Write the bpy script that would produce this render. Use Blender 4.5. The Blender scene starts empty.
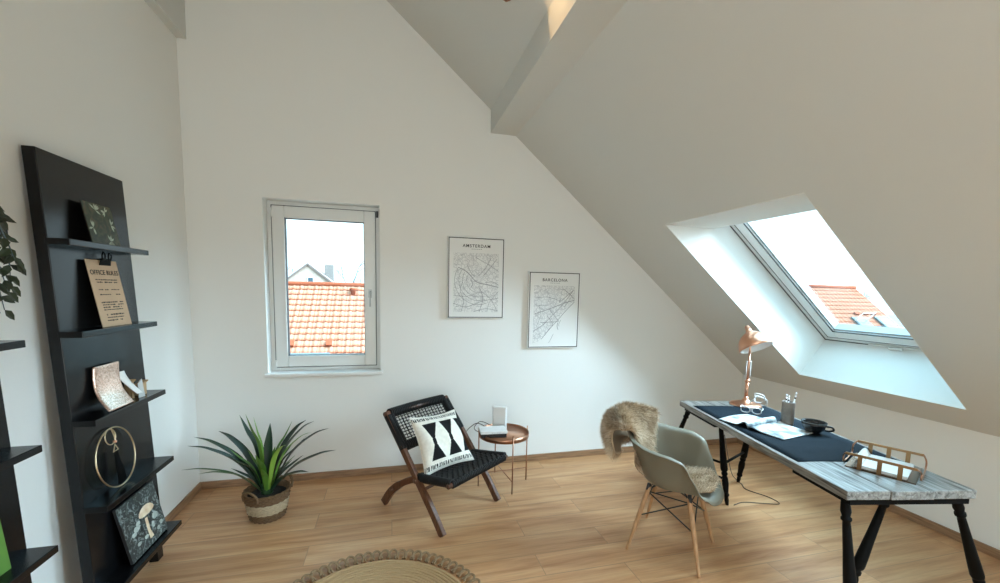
import bpy, bmesh, math, random
from mathutils import Vector, Matrix, Quaternion
PI = math.pi
R_ = math.radians
SC = bpy.context.scene
COL = SC.collection
rnd = random.Random(7)

# ------------------------------------------------------------------ camera
cam_d = bpy.data.cameras.new('camera')
cam = bpy.data.objects.new('camera', cam_d)
COL.objects.link(cam)
YAW, PITCH, ROLL = 0.257, -0.1008, 0.0213
def cam_axes():
    cy, sy, cp, sp = math.cos(YAW), math.sin(YAW), math.cos(PITCH), math.sin(PITCH)
    fw = Vector((sy * cp, cy * cp, sp)); rt = Vector((cy, -sy, 0)); up = rt.cross(fw)
    cr, sr = math.cos(ROLL), math.sin(ROLL)
    return rt * cr + up * sr, up * cr - rt * sr, fw
_r, _u, _f = cam_axes()
cam.matrix_world = Matrix(((_r.x, _u.x, -_f.x, 0), (_r.y, _u.y, -_f.y, -3.6424), (_r.z, _u.z, -_f.z, 1.6109), (0, 0, 0, 1)))
cam_d.sensor_width = 36
cam_d.lens = 417.374 / 1000 * 36
cam_d.shift_y = (332.6 - 291.5) / 1000
cam_d.clip_start = 0.02
SC.camera = cam

# ------------------------------------------------------------------ world, daylight, exposure
SC.view_settings.view_transform = 'Standard'
SC.view_settings.look = 'None'
SC.view_settings.gamma = 1
SC.view_settings.use_curve_mapping = False
SC.view_settings.exposure = 0.0
try:
    SC.cycles.max_bounces = 10
    SC.cycles.diffuse_bounces = 6
    SC.cycles.transparent_max_bounces = 16
    SC.cycles.sample_clamp_indirect = 6
    SC.cycles.caustics_reflective = False
    SC.cycles.caustics_refractive = False
    SC.cycles.use_denoising = True
except Exception:
    pass
W = bpy.data.worlds.new('overcast_sky'); SC.world = W; W.use_nodes = True
nt = W.node_tree; nt.nodes.clear()
wo = nt.nodes.new('ShaderNodeOutputWorld'); bg = nt.nodes.new('ShaderNodeBackground')
tc = nt.nodes.new('ShaderNodeTexCoord'); sx = nt.nodes.new('ShaderNodeSeparateXYZ')
rp = nt.nodes.new('ShaderNodeValToRGB')
SKY = [(0.0, (1.7, 2.1, 2.2)), (0.5, (1.75, 2.2, 2.35)), (0.60, (1.8, 2.3, 2.45)), (0.68, (2.05, 3.9, 4.75)), (0.80, (2.05, 3.95, 4.85)), (1.0, (2.05, 3.95, 4.85))]
mp = nt.nodes.new('ShaderNodeMath'); mp.operation = 'MULTIPLY_ADD'; mp.inputs[1].default_value = .5; mp.inputs[2].default_value = .5
nt.links.new(tc.outputs['Generated'], sx.inputs[0]); nt.links.new(sx.outputs['Z'], mp.inputs[0]); nt.links.new(mp.outputs[0], rp.inputs[0])
while len(rp.color_ramp.elements) < len(SKY): rp.color_ramp.elements.new(.5)
for e, (p, c) in zip(rp.color_ramp.elements, SKY): e.position = p; e.color = (*c, 1)
nt.links.new(rp.outputs[0], bg.inputs[0]); bg.inputs[1].default_value = 1.0
nt.links.new(bg.outputs[0], wo.inputs[0])

sun_d = bpy.data.lights.new('bright_overcast_sun', 'SUN'); sun_d.energy = 37; sun_d.angle = R_(72); sun_d.color = (.62, .85, 1.0)
sun = bpy.data.objects.new('bright_overcast_sun', sun_d); COL.objects.link(sun)
sun.rotation_euler = Vector((-.74, .20, -.60)).to_track_quat('-Z', 'Y').to_euler()

def area(name, loc, target, sx_, sy_, power, color, portal=False):
    l = bpy.data.lights.new(name, 'AREA'); l.shape = 'RECTANGLE'; l.size = sx_; l.size_y = sy_
    l.energy = power; l.color = color
    if portal: l.cycles.is_portal = True
    o = bpy.data.objects.new(name, l); COL.objects.link(o)
    d = (Vector(target) - Vector(loc)).normalized()
    o.location = loc; o.rotation_euler = d.to_track_quat('-Z', 'Y').to_euler()
    return o
SLOPE = 0.6956
NR = Vector((math.sin(SLOPE), 0, math.cos(SLOPE)))                  # outward normal of the right roof plane
def roof_x(z): return 1.0053 + (3 - z) / math.tan(SLOPE)
def roof_z(x): return 3 - (x - 1.0053) * math.tan(SLOPE)
DAY = (0.90, 0.97, 1.0)
# added fill lights behind the camera, at the rear glazing and second roof window
area('fill_rear_glazing', (.2, -6.35, 1.35), (.2, 0, 1.2), 2.6, 2.2, 48, (1.0, 1.0, .95))
c2 = Vector((roof_x(1.6), -3.41, 1.6)) + NR * .28
area('fill_second_roof_window', c2, c2 - NR, 1.05, 1.5, 6, DAY)
cs = Vector((roof_x(1.58), -1.356, 1.58)) + NR * .62
area('daylight_portal_roof_window', cs, cs - NR, 1.5, 1.8, 1, DAY, True)
area('daylight_portal_window', (-.52, .33, 1.6), (-.52, -1, 1.6), .95, 1.45, 1, DAY, True)

# ------------------------------------------------------------------ materials
def new_mat(name):
    m = bpy.data.materials.new(name); m.use_nodes = True
    b = m.node_tree.nodes['Principled BSDF']
    return m, m.node_tree, b
def mat(name, col, rough=.6, metal=0, var=0, vscale=8, stretch=(1, 1, 1), bump=0, bscale=60, col2=None, spec=None, detail=4, lo=.35, hi=.65):
    m, t, b = new_mat(name)
    b.inputs['Base Color'].default_value = (*col, 1); b.inputs['Roughness'].default_value = rough; b.inputs['Metallic'].default_value = metal
    if spec is not None: b.inputs['Specular IOR Level'].default_value = spec
    if var or col2 or bump:
        tcn = t.nodes.new('ShaderNodeTexCoord'); mpn = t.nodes.new('ShaderNodeMapping'); mpn.inputs['Scale'].default_value = stretch
        t.links.new(tcn.outputs['Object'], mpn.inputs[0])
    if var or col2:
        n = t.nodes.new('ShaderNodeTexNoise'); n.inputs['Scale'].default_value = vscale; n.inputs['Detail'].default_value = detail
        r = t.nodes.new('ShaderNodeValToRGB'); t.links.new(mpn.outputs[0], n.inputs['Vector']); t.links.new(n.outputs[0], r.inputs[0])
        a = col if not var else tuple(c * (1 - var) for c in col); c2_ = col2 or tuple(min(1, c * (1 + var)) for c in col)
        r.color_ramp.elements[0].position = lo; r.color_ramp.elements[0].color = (*a, 1)
        r.color_ramp.elements[1].position = hi; r.color_ramp.elements[1].color = (*c2_, 1)
        t.links.new(r.outputs[0], b.inputs['Base Color'])
    if bump:
        n2 = t.nodes.new('ShaderNodeTexNoise'); n2.inputs['Scale'].default_value = bscale; n2.inputs['Detail'].default_value = 3
        t.links.new(mpn.outputs[0], n2.inputs['Vector'])
        bp = t.nodes.new('ShaderNodeBump'); bp.inputs['Strength'].default_value = bump; bp.inputs['Distance'].default_value = .01
        t.links.new(n2.outputs[0], bp.inputs['Height']); t.links.new(bp.outputs[0], b.inputs['Normal'])
    return m
M = {}
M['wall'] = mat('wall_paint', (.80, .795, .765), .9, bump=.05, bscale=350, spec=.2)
M['ceil'] = mat('shaded_wall_paint', (.64, .635, .605), .9, bump=.05, bscale=350, spec=.2)  # wall paint darkened; the shade on slopes and purlins is in the colour
M['white'] = mat('white_lacquer', (.80, .80, .79), .35)
M['pvc'] = mat('white_window_profile', (.74, .74, .72), .3)
M['gasket'] = mat('grey_gasket', (.05, .05, .055), .6)
M['skyframe'] = mat('white_roof_window_profile', (.78, .80, .80), .35)
M['oak_trim'] = mat('oak_skirting', (.29, .165, .09), .5, var=.25, vscale=5, stretch=(1.2, 1.2, 14))
M['black_wood'] = mat('black_stained_wood', (.0055, .0055, .006), .2, var=.25, vscale=30, stretch=(6, 6, .5), bump=.06, bscale=120, spec=.30)
M['black_shade'] = mat('black_painted_wood', (.004, .004, .004), .55, spec=.08)
M['walnut'] = mat('walnut_wood', (.115, .045, .022), .4, var=.35, vscale=9, stretch=(6, 6, 1), bump=.05)
M['rope'] = mat('black_rope', (.007, .0065, .0065), .5, bump=.5, bscale=260, spec=.3)
M['canvas'] = mat('cream_cotton', (.76, .72, .64), .95, var=.06, vscale=40, bump=.25, bscale=500, spec=.1)
M['ink'] = mat('black_print', (.012, .012, .013), .9, bump=.2, bscale=400, spec=.1)
M['copper'] = mat('polished_copper', (.78, .42, .28), .3, 1)
M['copper_top'] = mat('copper_tray_surface', (.72, .42, .29), .3, 1)
M['copper_leg'] = mat('brushed_copper', (.42, .22, .14), .35, 1)
M['brass'] = mat('aged_brass', (.34, .19, .09), .35, 1)
M['gold'] = mat('pale_gold_metal', (.70, .56, .36), .28, 1)
M['lampwhite'] = mat('white_enamel', (.82, .80, .78), .4)
M['plastic_white'] = mat('white_plastic', (.80, .80, .79), .4)
M['plastic_black'] = mat('black_plastic', (.015, .015, .016), .5)
M['shell'] = mat('olive_grey_shell', (.165, .150, .112), .5, spec=.3)
M['beech'] = mat('beech_leg_wood', (.44, .245, .12), .45, var=.18, vscale=10, stretch=(6, 6, .8))
M['steel_black'] = mat('black_wire', (.01, .01, .011), .4, 0)
M['hide'] = mat('sheepskin_hide', (.40, .29, .19), .9)
M['leaf_dark'] = None
M['paper'] = mat('white_paper', (.80, .80, .78), .8)
M['poster'] = mat('poster_paper', (.80, .80, .78), .8)
M['grey_ink'] = mat('grey_print', (.26, .26, .265), .9)
M['dark_ink'] = mat('poster_lettering', (.03, .03, .03), .9)
M['runner'] = mat('charcoal_cloth', (.012, .019, .026), .85, var=.2, vscale=4, stretch=(1, 120, 1), bump=.25, bscale=300, spec=.06)
M['ceramic_dark'] = mat('dark_brown_ceramic', (.17, .14, .115), .5, var=.25, vscale=14, bump=.2, bscale=60)
M['bowl'] = mat('black_glaze', (.012, .014, .016), .22)
M['kraft'] = mat('kraft_card', (.52, .34, .18), .8, var=.06, vscale=20)
M['clipboard'] = mat('beige_clipboard', (.62, .44, .29), .75, var=.04, vscale=10)
M['grey_card'] = mat('light_grey_card', (.55, .56, .55), .7)
M['green_card'] = mat('green_cover', (.095, .22, .03), .6, var=.08, vscale=6)
M['jute'] = mat('braided_jute', (.44, .275, .135), .95, bump=.4, bscale=300)
M['seagrass'] = mat('brown_seagrass', (.17, .095, .045), .85, var=.3, vscale=60, stretch=(1, 1, 5), bump=.6, bscale=180)
M['cream_weave'] = mat('cream_seagrass', (.52, .41, .27), .85, var=.18, vscale=60, stretch=(1, 1, 5), bump=.6, bscale=180)
M['soil'] = mat('dark_soil', (.012, .010, .008), .95, bump=.8, bscale=60)
M['cable'] = mat('dark_cable', (.09, .07, .055), .6)
M['cable_white'] = mat('white_cable', (.80, .79, .78), .4)
M['brick_render'] = mat('pale_render', (.36, .265, .21), .9, var=.1, vscale=3)
M['chimney'] = mat('chimney_brick', (.16, .135, .12), .9, var=.15, vscale=12)
M['slate'] = mat('brown_roof_edge', (.14, .10, .085), .8)
M['bark'] = mat('grey_bark', (.10, .14, .155), .9)
M['zinc'] = mat('zinc', (.09, .105, .11), .7, spec=.1)
M['satin'] = mat('satin_metal', (.42, .42, .41), .35, .6)
M['bead'] = mat('pale_grey_bead', (.42, .46, .48), .4)
M['town'] = mat('pale_house_wall', (.15, .155, .15), .9)
M['dkglass'] = mat('roof_window_glass', (.055, .075, .085), .5, spec=.1)

def mat_attr(name, rough, ramp, attr='tint', spec=.5, trans=0):
    m, t, b = new_mat(name)
    a = t.nodes.new('ShaderNodeAttribute'); a.attribute_name = attr
    r = t.nodes.new('ShaderNodeValToRGB')
    while len(r.color_ramp.elements) < len(ramp): r.color_ramp.elements.new(.5)
    for e, (p, c) in zip(r.color_ramp.elements, ramp): e.position = p; e.color = (*c, 1)
    t.links.new(a.outputs['Fac'], r.inputs[0]); t.links.new(r.outputs[0], b.inputs['Base Color'])
    b.inputs['Roughness'].default_value = rough; b.inputs['Specular IOR Level'].default_value = spec
    return m
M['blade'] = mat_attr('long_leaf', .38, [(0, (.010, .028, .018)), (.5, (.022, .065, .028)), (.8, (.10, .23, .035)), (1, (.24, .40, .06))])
M['vine'] = mat_attr('vine_leaf', .5, [(0, (.008, .013, .007)), (1, (.03, .045, .018))])
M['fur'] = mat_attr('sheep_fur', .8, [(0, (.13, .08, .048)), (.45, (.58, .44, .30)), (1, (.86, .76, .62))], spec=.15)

def glass(name, tint=(1, 1, 1), refl=.06):
    m = bpy.data.materials.new(name); m.use_nodes = True; t = m.node_tree; t.nodes.clear()
    o = t.nodes.new('ShaderNodeOutputMaterial'); mx = t.nodes.new('ShaderNodeMixShader'); tr = t.nodes.new('ShaderNodeBsdfTransparent')
    gl = t.nodes.new('ShaderNodeBsdfGlossy'); lw = t.nodes.new('ShaderNodeLayerWeight'); lw.inputs[0].default_value = .2
    mu = t.nodes.new('ShaderNodeMath'); mu.operation = 'MULTIPLY_ADD'; mu.inputs[1].default_value = .15; mu.inputs[2].default_value = refl * .5
    tr.inputs[0].default_value = (*tint, 1); gl.inputs['Roughness'].default_value = .01
    t.links.new(lw.outputs['Fresnel'], mu.inputs[0]); t.links.new(mu.outputs[0], mx.inputs[0])
    t.links.new(tr.outputs[0], mx.inputs[1]); t.links.new(gl.outputs[0], mx.inputs[2]); t.links.new(mx.outputs[0], o.inputs[0])
    return m
M['pane'] = glass('window_glass', (.97, .99, 1.0), .012)
M['clear'] = glass('clear_acrylic', (.93, .95, .96), .25)

def floor_mat():
    m, t, b = new_mat('oak_plank_floor')
    N, L = t.nodes.new, t.links.new
    g = N('ShaderNodeTexCoord')
    br = N('ShaderNodeTexBrick'); br.inputs['Scale'].default_value = 1; br.inputs['Brick Width'].default_value = 1.35; br.inputs['Row Height'].default_value = .195
    br.inputs['Mortar Size'].default_value = .0022; br.inputs['Mortar Smooth'].default_value = .3; br.inputs['Bias'].default_value = 0
    br.offset = .37; br.offset_frequency = 2
    br.inputs['Color1'].default_value = (0, 0, 0, 1); br.inputs['Color2'].default_value = (1, 1, 1, 1); br.inputs['Mortar'].default_value = (.5, .5, .5, 1)
    L(g.outputs['Object'], br.inputs['Vector'])
    # grain, shifted plank by plank
    add = N('ShaderNodeVectorMath'); add.operation = 'MULTIPLY_ADD'; add.inputs[1].default_value = (7, 3, 5)
    L(br.outputs['Color'], add.inputs[0]); L(g.outputs['Object'], add.inputs[2])
    mp = N('ShaderNodeMapping'); mp.inputs['Scale'].default_value = (.9, 9, 1); L(add.outputs[0], mp.inputs[0])
    n1 = N('ShaderNodeTexNoise'); n1.inputs['Scale'].default_value = 1.6; n1.inputs['Detail'].default_value = 6; n1.inputs['Distortion'].default_value = .6; L(mp.outputs[0], n1.inputs['Vector'])
    mp2 = N('ShaderNodeMapping'); mp2.inputs['Scale'].default_value = (3, 60, 1); L(add.outputs[0], mp2.inputs[0])
    n2 = N('ShaderNodeTexNoise'); n2.inputs['Scale'].default_value = 2; n2.inputs['Detail'].default_value = 3; L(mp2.outputs[0], n2.inputs['Vector'])
    r1 = N('ShaderNodeValToRGB'); L(n1.outputs[0], r1.inputs[0])
    e = r1.color_ramp.elements
    e[0].position = .28; e[0].color = (.40, .185, .078, 1); e[1].position = .72; e[1].color = (.63, .38, .20, 1)
    k = e.new(.5); k.color = (.55, .295, .14, 1)
    mx = N('ShaderNodeMix'); mx.data_type = 'RGBA'; mx.blend_type = 'MULTIPLY'; mx.inputs[0].default_value = 1
    r2 = N('ShaderNodeValToRGB'); L(n2.outputs[0], r2.inputs[0]); r2.color_ramp.elements[0].position = .3; r2.color_ramp.elements[0].color = (.86, .85, .84, 1); r2.color_ramp.elements[1].position = .6; r2.color_ramp.elements[1].color = (1, 1, 1, 1)
    L(r1.outputs[0], mx.inputs[6]); L(r2.outputs[0], mx.inputs[7])
    # plank to plank tone
    mt = N('ShaderNodeMix'); mt.data_type = 'RGBA'; mt.blend_type = 'MULTIPLY'; mt.inputs[0].default_value = 1
    rt = N('ShaderNodeValToRGB'); L(br.outputs['Color'], rt.inputs[0]); rt.color_ramp.elements[0].color = (.92, .90, .88, 1); rt.color_ramp.elements[1].color = (1.08, 1.08, 1.08, 1)
    L(mx.outputs[2], mt.inputs[6]); L(rt.outputs[0], mt.inputs[7])
    mm = N('ShaderNodeMix'); mm.data_type = 'RGBA'; L(br.outputs['Fac'], mm.inputs[0]); L(mt.outputs[2], mm.inputs[6]); mm.inputs[7].default_value = (.33, .19, .10, 1)
    L(mm.outputs[2], b.inputs['Base Color'])
    b.inputs['Roughness'].default_value = .42; b.inputs['Specular IOR Level'].default_value = .4
    bp = N('ShaderNodeBump'); bp.inputs['Strength'].default_value = .12; bp.inputs['Distance'].default_value = .004; L(n2.outputs[0], bp.inputs['Height']); L(bp.outputs[0], b.inputs['Normal'])
    return m
M['floor'] = floor_mat()

def board_mat():
    m, t, b = new_mat('weathered_grey_board')
    N, L = t.nodes.new, t.links.new
    g = N('ShaderNodeTexCoord'); mp = N('ShaderNodeMapping'); mp.inputs['Scale'].default_value = (26, 2.2, 26); L(g.outputs['Object'], mp.inputs[0])
    n = N('ShaderNodeTexNoise'); n.inputs['Scale'].default_value = 2; n.inputs['Detail'].default_value = 7; n.inputs['Distortion'].default_value = .8; L(mp.outputs[0], n.inputs['Vector'])
    r = N('ShaderNodeValToRGB'); L(n.outputs[0], r.inputs[0]); e = r.color_ramp.elements
    e[0].position = .30; e[0].color = (.05, .045, .040, 1); e[1].position = .70; e[1].color = (.32, .305, .285, 1); k = e.new(.46); k.color = (.17, .16, .145, 1)
    L(r.outputs[0], b.inputs['Base Color'])
    r3 = N('ShaderNodeMapRange'); L(n.outputs[0], r3.inputs[0]); r3.inputs[1].default_value = .3; r3.inputs[2].default_value = .7; r3.inputs[3].default_value = .5; r3.inputs[4].default_value = .28
    L(r3.outputs[0], b.inputs['Roughness'])
    bp = N('ShaderNodeBump'); bp.inputs['Strength'].default_value = .5; bp.inputs['Distance'].default_value = .006; L(n.outputs[0], bp.inputs['Height']); L(bp.outputs[0], b.inputs['Normal'])
    return m
M['board'] = board_mat()

def tile_mat():
    m, t, b = new_mat('orange_clay_tile')
    N, L = t.nodes.new, t.links.new
    a = N('ShaderNodeAttribute'); a.attribute_name = 'tint'
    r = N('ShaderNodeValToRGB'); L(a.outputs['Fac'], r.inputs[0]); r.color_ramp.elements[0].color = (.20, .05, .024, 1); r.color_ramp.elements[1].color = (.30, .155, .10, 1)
    L(r.outputs[0], b.inputs['Base Color']); b.inputs['Roughness'].default_value = .9; b.inputs['Specular IOR Level'].default_value = .05
    return m
M['tile'] = tile_mat()

def map_mat(name, scale, seed, cut):
    m, t, b = new_mat(name)
    N, L = t.nodes.new, t.links.new
    g = N('ShaderNodeTexCoord'); mp = N('ShaderNodeMapping'); mp.inputs['Location'].default_value = (seed, seed * 2, 0); L(g.outputs['Object'], mp.inputs[0])
    out = None
    for sc, th in ((scale, .045), (scale * 2.2, .055)):
        v = N('ShaderNodeTexVoronoi'); v.feature = 'DISTANCE_TO_EDGE'; v.inputs['Scale'].default_value = sc; L(mp.outputs[0], v.inputs['Vector'])
        c = N('ShaderNodeMath'); c.operation = 'LESS_THAN'; c.inputs[1].default_value = th; L(v.outputs['Distance'], c.inputs[0])
        nz = N('ShaderNodeTexNoise'); nz.inputs['Scale'].default_value = 7 if sc == scale else 13; L(mp.outputs[0], nz.inputs['Vector'])
        k = N('ShaderNodeMath'); k.operation = 'GREATER_THAN'; k.inputs[1].default_value = cut if sc == scale else cut + .02; L(nz.outputs[0], k.inputs[0])
        p = N('ShaderNodeMath'); p.operation = 'MULTIPLY'; L(c.outputs[0], p.inputs[0]); L(k.outputs[0], p.inputs[1])
        if out is None: out = p
        else:
            q = N('ShaderNodeMath'); q.operation = 'MAXIMUM'; L(out.outputs[0], q.inputs[0]); L(p.outputs[0], q.inputs[1]); out = q
    mx = N('ShaderNodeMix'); mx.data_type = 'RGBA'; L(out.outputs[0], mx.inputs[0]); mx.inputs[6].default_value = (.80, .80, .78, 1); mx.inputs[7].default_value = (.56, .56, .56, 1)
    L(mx.outputs[2], b.inputs['Base Color']); b.inputs['Roughness'].default_value = .85
    return m

def patch_mat(name, cols, scale, rough=.5, kind='noise', dist=0., detail=4):
    m, t, b = new_mat(name); N, L = t.nodes.new, t.links.new
    g = N('ShaderNodeTexCoord')
    if kind == 'noise':
        n = N('ShaderNodeTexNoise'); n.inputs['Scale'].default_value = scale; n.inputs['Detail'].default_value = detail; n.inputs['Distortion'].default_value = dist; o = n.outputs[0]
    else:
        n = N('ShaderNodeTexVoronoi'); n.inputs['Scale'].default_value = scale; sp = N('ShaderNodeSeparateColor'); L(n.outputs['Color'], sp.inputs[0]); o = sp.outputs[0]
    L(g.outputs['Object'], n.inputs['Vector'])
    r = N('ShaderNodeValToRGB'); L(o, r.inputs[0])
    while len(r.color_ramp.elements) < len(cols): r.color_ramp.elements.new(.5)
    for e, (p, c) in zip(r.color_ramp.elements, cols): e.position = p; e.color = (*c, 1)
    L(r.outputs[0], b.inputs['Base Color']); b.inputs['Roughness'].default_value = rough
    return m, b
M['foliage_print'], _ = patch_mat('dark_foliage_print', [(0, (.004, .008, .004)), (.42, (.012, .024, .009)), (.52, (.035, .06, .02)), (.60, (.075, .05, .025)), (.75, (.10, .14, .06))], 30, .45, dist=1.5)
M['forest_print'], _ = patch_mat('grey_forest_print', [(.2, (.008, .009, .009)), (.5, (.035, .042, .04)), (.58, (.15, .175, .17)), (.72, (.38, .43, .41))], 30, .4, dist=2.2)
M['mag_print'], _ = patch_mat('magazine_print', [(.3, (.06, .09, .11)), (.43, (.30, .36, .39)), (.50, (.58, .62, .63)), (.62, (.70, .72, .72))], 11, .35, dist=.5)
M['sequin'], _b = patch_mat('copper_sequins', [(0, (.34, .17, .11)), (.5, (.72, .45, .34)), (1, (.95, .78, .68))], 330, .3, 'vor')
_b.inputs['Metallic'].default_value = .75

# ------------------------------------------------------------------ mesh helpers
class MB:
    def __init__(self): self.v = []; self.f = []; self.m = []; self.s = []; self.t = {}
    def add(self, vs, fs, mi=0, smooth=False, X=None, tint=None):
        o = len(self.v)
        for p in vs:
            p = Vector(p); self.v.append(X @ p if X else p)
        if tint is not None:
            for i in range(o, len(self.v)): self.t[i] = tint
        for f in fs: self.f.append([o + i for i in f]); self.m.append(mi); self.s.append(smooth)
        return self
    def box(self, c, s, X=None, mi=0):
        a, b, d = s[0] / 2, s[1] / 2, s[2] / 2
        vs = [(c[0] + i * a, c[1] + j * b, c[2] + k * d) for i in (-1, 1) for j in (-1, 1) for k in (-1, 1)]
        return self.add(vs, [(0, 1, 3, 2), (4, 6, 7, 5), (0, 4, 5, 1), (2, 3, 7, 6), (0, 2, 6, 4), (1, 5, 7, 3)], mi, X=X)
    def span(self, lo, hi, X=None, mi=0):
        return self.box([(a + b) / 2 for a, b in zip(lo, hi)], [abs(b - a) for a, b in zip(lo, hi)], X, mi)
    def prism(self, poly, d, X=None, mi=0):
        """poly in 3-D (planar), thickened along vector d"""
        n = len(poly); d = Vector(d); vs = [Vector(p) for p in poly] + [Vector(p) + d for p in poly]
        fs = [list(range(n))[::-1], list(range(n, 2 * n))] + [(i, (i + 1) % n, n + (i + 1) % n, n + i) for i in range(n)]
        return self.add(vs, fs, mi, X=X)
    def tube(self, pts, r, n=8, closed=False, X=None, mi=0, flat=1.0, upv=None, tint=None):
        pts = [Vector(p) for p in pts]; k = len(pts)
        rs = r if isinstance(r, (list, tuple)) else [r] * k
        tan = []
        for i in range(k):
            a = pts[(i - 1) % k] if closed or i > 0 else pts[i]; b = pts[(i + 1) % k] if closed or i < k - 1 else pts[i]
            tan.append((b - a).normalized())
        nv = Vector(upv) if upv else (Vector((0, 0, 1)) if abs(tan[0].z) < .9 else Vector((1, 0, 0)))
        nv = (nv - tan[0] * nv.dot(tan[0])).normalized(); vs = []
        for i in range(k):
            if i: nv = tan[i - 1].rotation_difference(tan[i]) @ nv; nv = (nv - tan[i] * nv.dot(tan[i])).normalized()
            bn = tan[i].cross(nv)
            for j in range(n):
                a = 2 * PI * j / n; vs.append(pts[i] + bn * (math.cos(a) * rs[i]) + nv * (math.sin(a) * rs[i] * flat))
        fs = []
        for i in range(k if closed else k - 1):
            for j in range(n):
                fs.append((i * n + j, i * n + (j + 1) % n, ((i + 1) % k) * n + (j + 1) % n, ((i + 1) % k) * n + j))
        if not closed: fs += [list(range(n))[::-1], list(range((k - 1) * n, k * n))]
        return self.add(vs, fs, mi, True, X, tint)
    def lathe(self, prof, n=24, X=None, mi=0, closed=False):
        """prof: (radius, z) list; closed joins the last ring to the first"""
        vs = []; k = len(prof)
        for r, z in prof:
            r = max(r, 1e-4)
            for j in range(n): a = 2 * PI * j / n; vs.append((r * math.cos(a), r * math.sin(a), z))
        fs = []
        for i in range(k if closed else k - 1):
            for j in range(n): fs.append((i * n + j, i * n + (j + 1) % n, ((i + 1) % k) * n + (j + 1) % n, ((i + 1) % k) * n + j))
        if not closed:
            fs += [list(range(n))[::-1], list(range((k - 1) * n, k * n))]
        return self.add(vs, fs, mi, True, X)
    def turned(self, p0, p1, prof, n=14):
        p0, p1 = Vector(p0), Vector(p1); d = p1 - p0
        X = Matrix.Translation(p0) @ d.to_track_quat('Z', 'Y').to_matrix().to_4x4()
        return self.lathe([(r, t * d.length) for t, r in prof], n, X)
    def grid(self, fn, nu, nv, mi=0, closed_u=False, X=None, smooth=True, mfn=None, tfn=None):
        o = len(self.v); cu = nu if closed_u else nu + 1
        for i in range(cu):
            for j in range(nv + 1):
                p = Vector(fn(i / nu, j / nv)); self.v.append(X @ p if X else p)
                if tfn: self.t[len(self.v) - 1] = tfn(i / nu, j / nv)
        for i in range(nu):
            for j in range(nv):
                a = o + i * (nv + 1) + j; b = o + ((i + 1) % cu) * (nv + 1) + j
                self.f.append([a, b, b + 1, a + 1]); self.m.append(mfn((i + .5) / nu, (j + .5) / nv) if mfn else mi); self.s.append(smooth)
        return self
    def build(self, name, mats, parent=None, bevel=0, solid=0, sub=0, recalc=True, offset=0, weld=False):
        me = bpy.data.meshes.new(name); me.from_pydata([tuple(p) for p in self.v], [], self.f)
        mats = mats if isinstance(mats, (list, tuple)) else [mats]
        for m in mats: me.materials.append(m)
        me.polygons.foreach_set('material_index', self.m); me.polygons.foreach_set('use_smooth', self.s)
        if self.t:
            a = me.attributes.new('tint', 'FLOAT', 'POINT')
            a.data.foreach_set('value', [self.t.get(i, 0.0) for i in range(len(self.v))])
        if recalc:
            b = bmesh.new(); b.from_mesh(me)
            if weld: bmesh.ops.remove_doubles(b, verts=b.verts, dist=1e-5)
            bmesh.ops.recalc_face_normals(b, faces=b.faces); b.to_mesh(me); b.free()
        me.update()
        o = bpy.data.objects.new(name, me); COL.objects.link(o)
        if parent: o.parent = parent
        if solid:
            md = o.modifiers.new('thickness', 'SOLIDIFY'); md.thickness = solid; md.offset = offset
        if bevel:
            md = o.modifiers.new('edge', 'BEVEL'); md.width = bevel; md.segments = 2; md.limit_method = 'ANGLE'; md.angle_limit = R_(40)
        if sub:
            md = o.modifiers.new('smooth', 'SUBSURF'); md.levels = sub; md.render_levels = sub
        return o
def thing(name, label, cat, loc=(0, 0, 0), rz=0, group=None):
    o = bpy.data.objects.new(name, None); COL.objects.link(o); o.location = loc; o.rotation_euler = (0, 0, rz); o.empty_display_size = .1
    return tag(o, label, cat, group)
def tag(o, label, cat, group=None):
    o['label'] = label; o['category'] = cat
    if group: o['group'] = group
    return o
def struct(name, b, m, parent=None, **k):
    o = b.build(name, m, parent, **k)
    if parent is None: o['kind'] = 'structure'
    return o
def sroot(name, loc=(0, 0, 0)):
    o = bpy.data.objects.new(name, None); COL.objects.link(o); o.location = loc; o['kind'] = 'structure'; return o
def text(name, body, size, loc, rot, m, parent, spacing=1.0, align='CENTER', bold=.012):
    c = bpy.data.curves.new(name, 'FONT'); c.body = body; c.size = size; c.align_x = align; c.align_y = 'CENTER'; c.space_character = spacing; c.extrude = .0004; c.offset = size * bold
    o = bpy.data.objects.new(name, c); COL.objects.link(o); o.location = loc; o.rotation_euler = rot; c.materials.append(m)
    bpy.context.view_layer.update()
    me = bpy.data.meshes.new_from_object(o.evaluated_get(bpy.context.evaluated_depsgraph_get()))
    bpy.data.objects.remove(o); bpy.data.curves.remove(c)
    if not me.materials: me.materials.append(m)
    o = bpy.data.objects.new(name, me); COL.objects.link(o); o.location = loc; o.rotation_euler = rot; o.parent = parent
    return o
def dup(root, loc):
    r = root.copy(); COL.objects.link(r); r.location = loc
    for ch in list(root.children):
        c = ch.copy(); COL.objects.link(c); c.parent = r
        for g in ch.children:
            d = g.copy(); COL.objects.link(d); d.parent = c
    return r
def crv(pts, n=6):
    """Catmull-Rom through pts"""
    P = [Vector(p) for p in pts]; P = [P[0] * 2 - P[1]] + P + [P[-1] * 2 - P[-2]]; out = []
    for i in range(1, len(P) - 2):
        for k in range(n):
            t = k / n; a, b, c, d = P[i - 1:i + 3]
            out.append(.5 * ((2 * b) + (c - a) * t + (2 * a - 5 * b + 4 * c - d) * t * t + (3 * b - a - 3 * c + d) * t ** 3))
    out.append(P[-2]); return out

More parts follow.
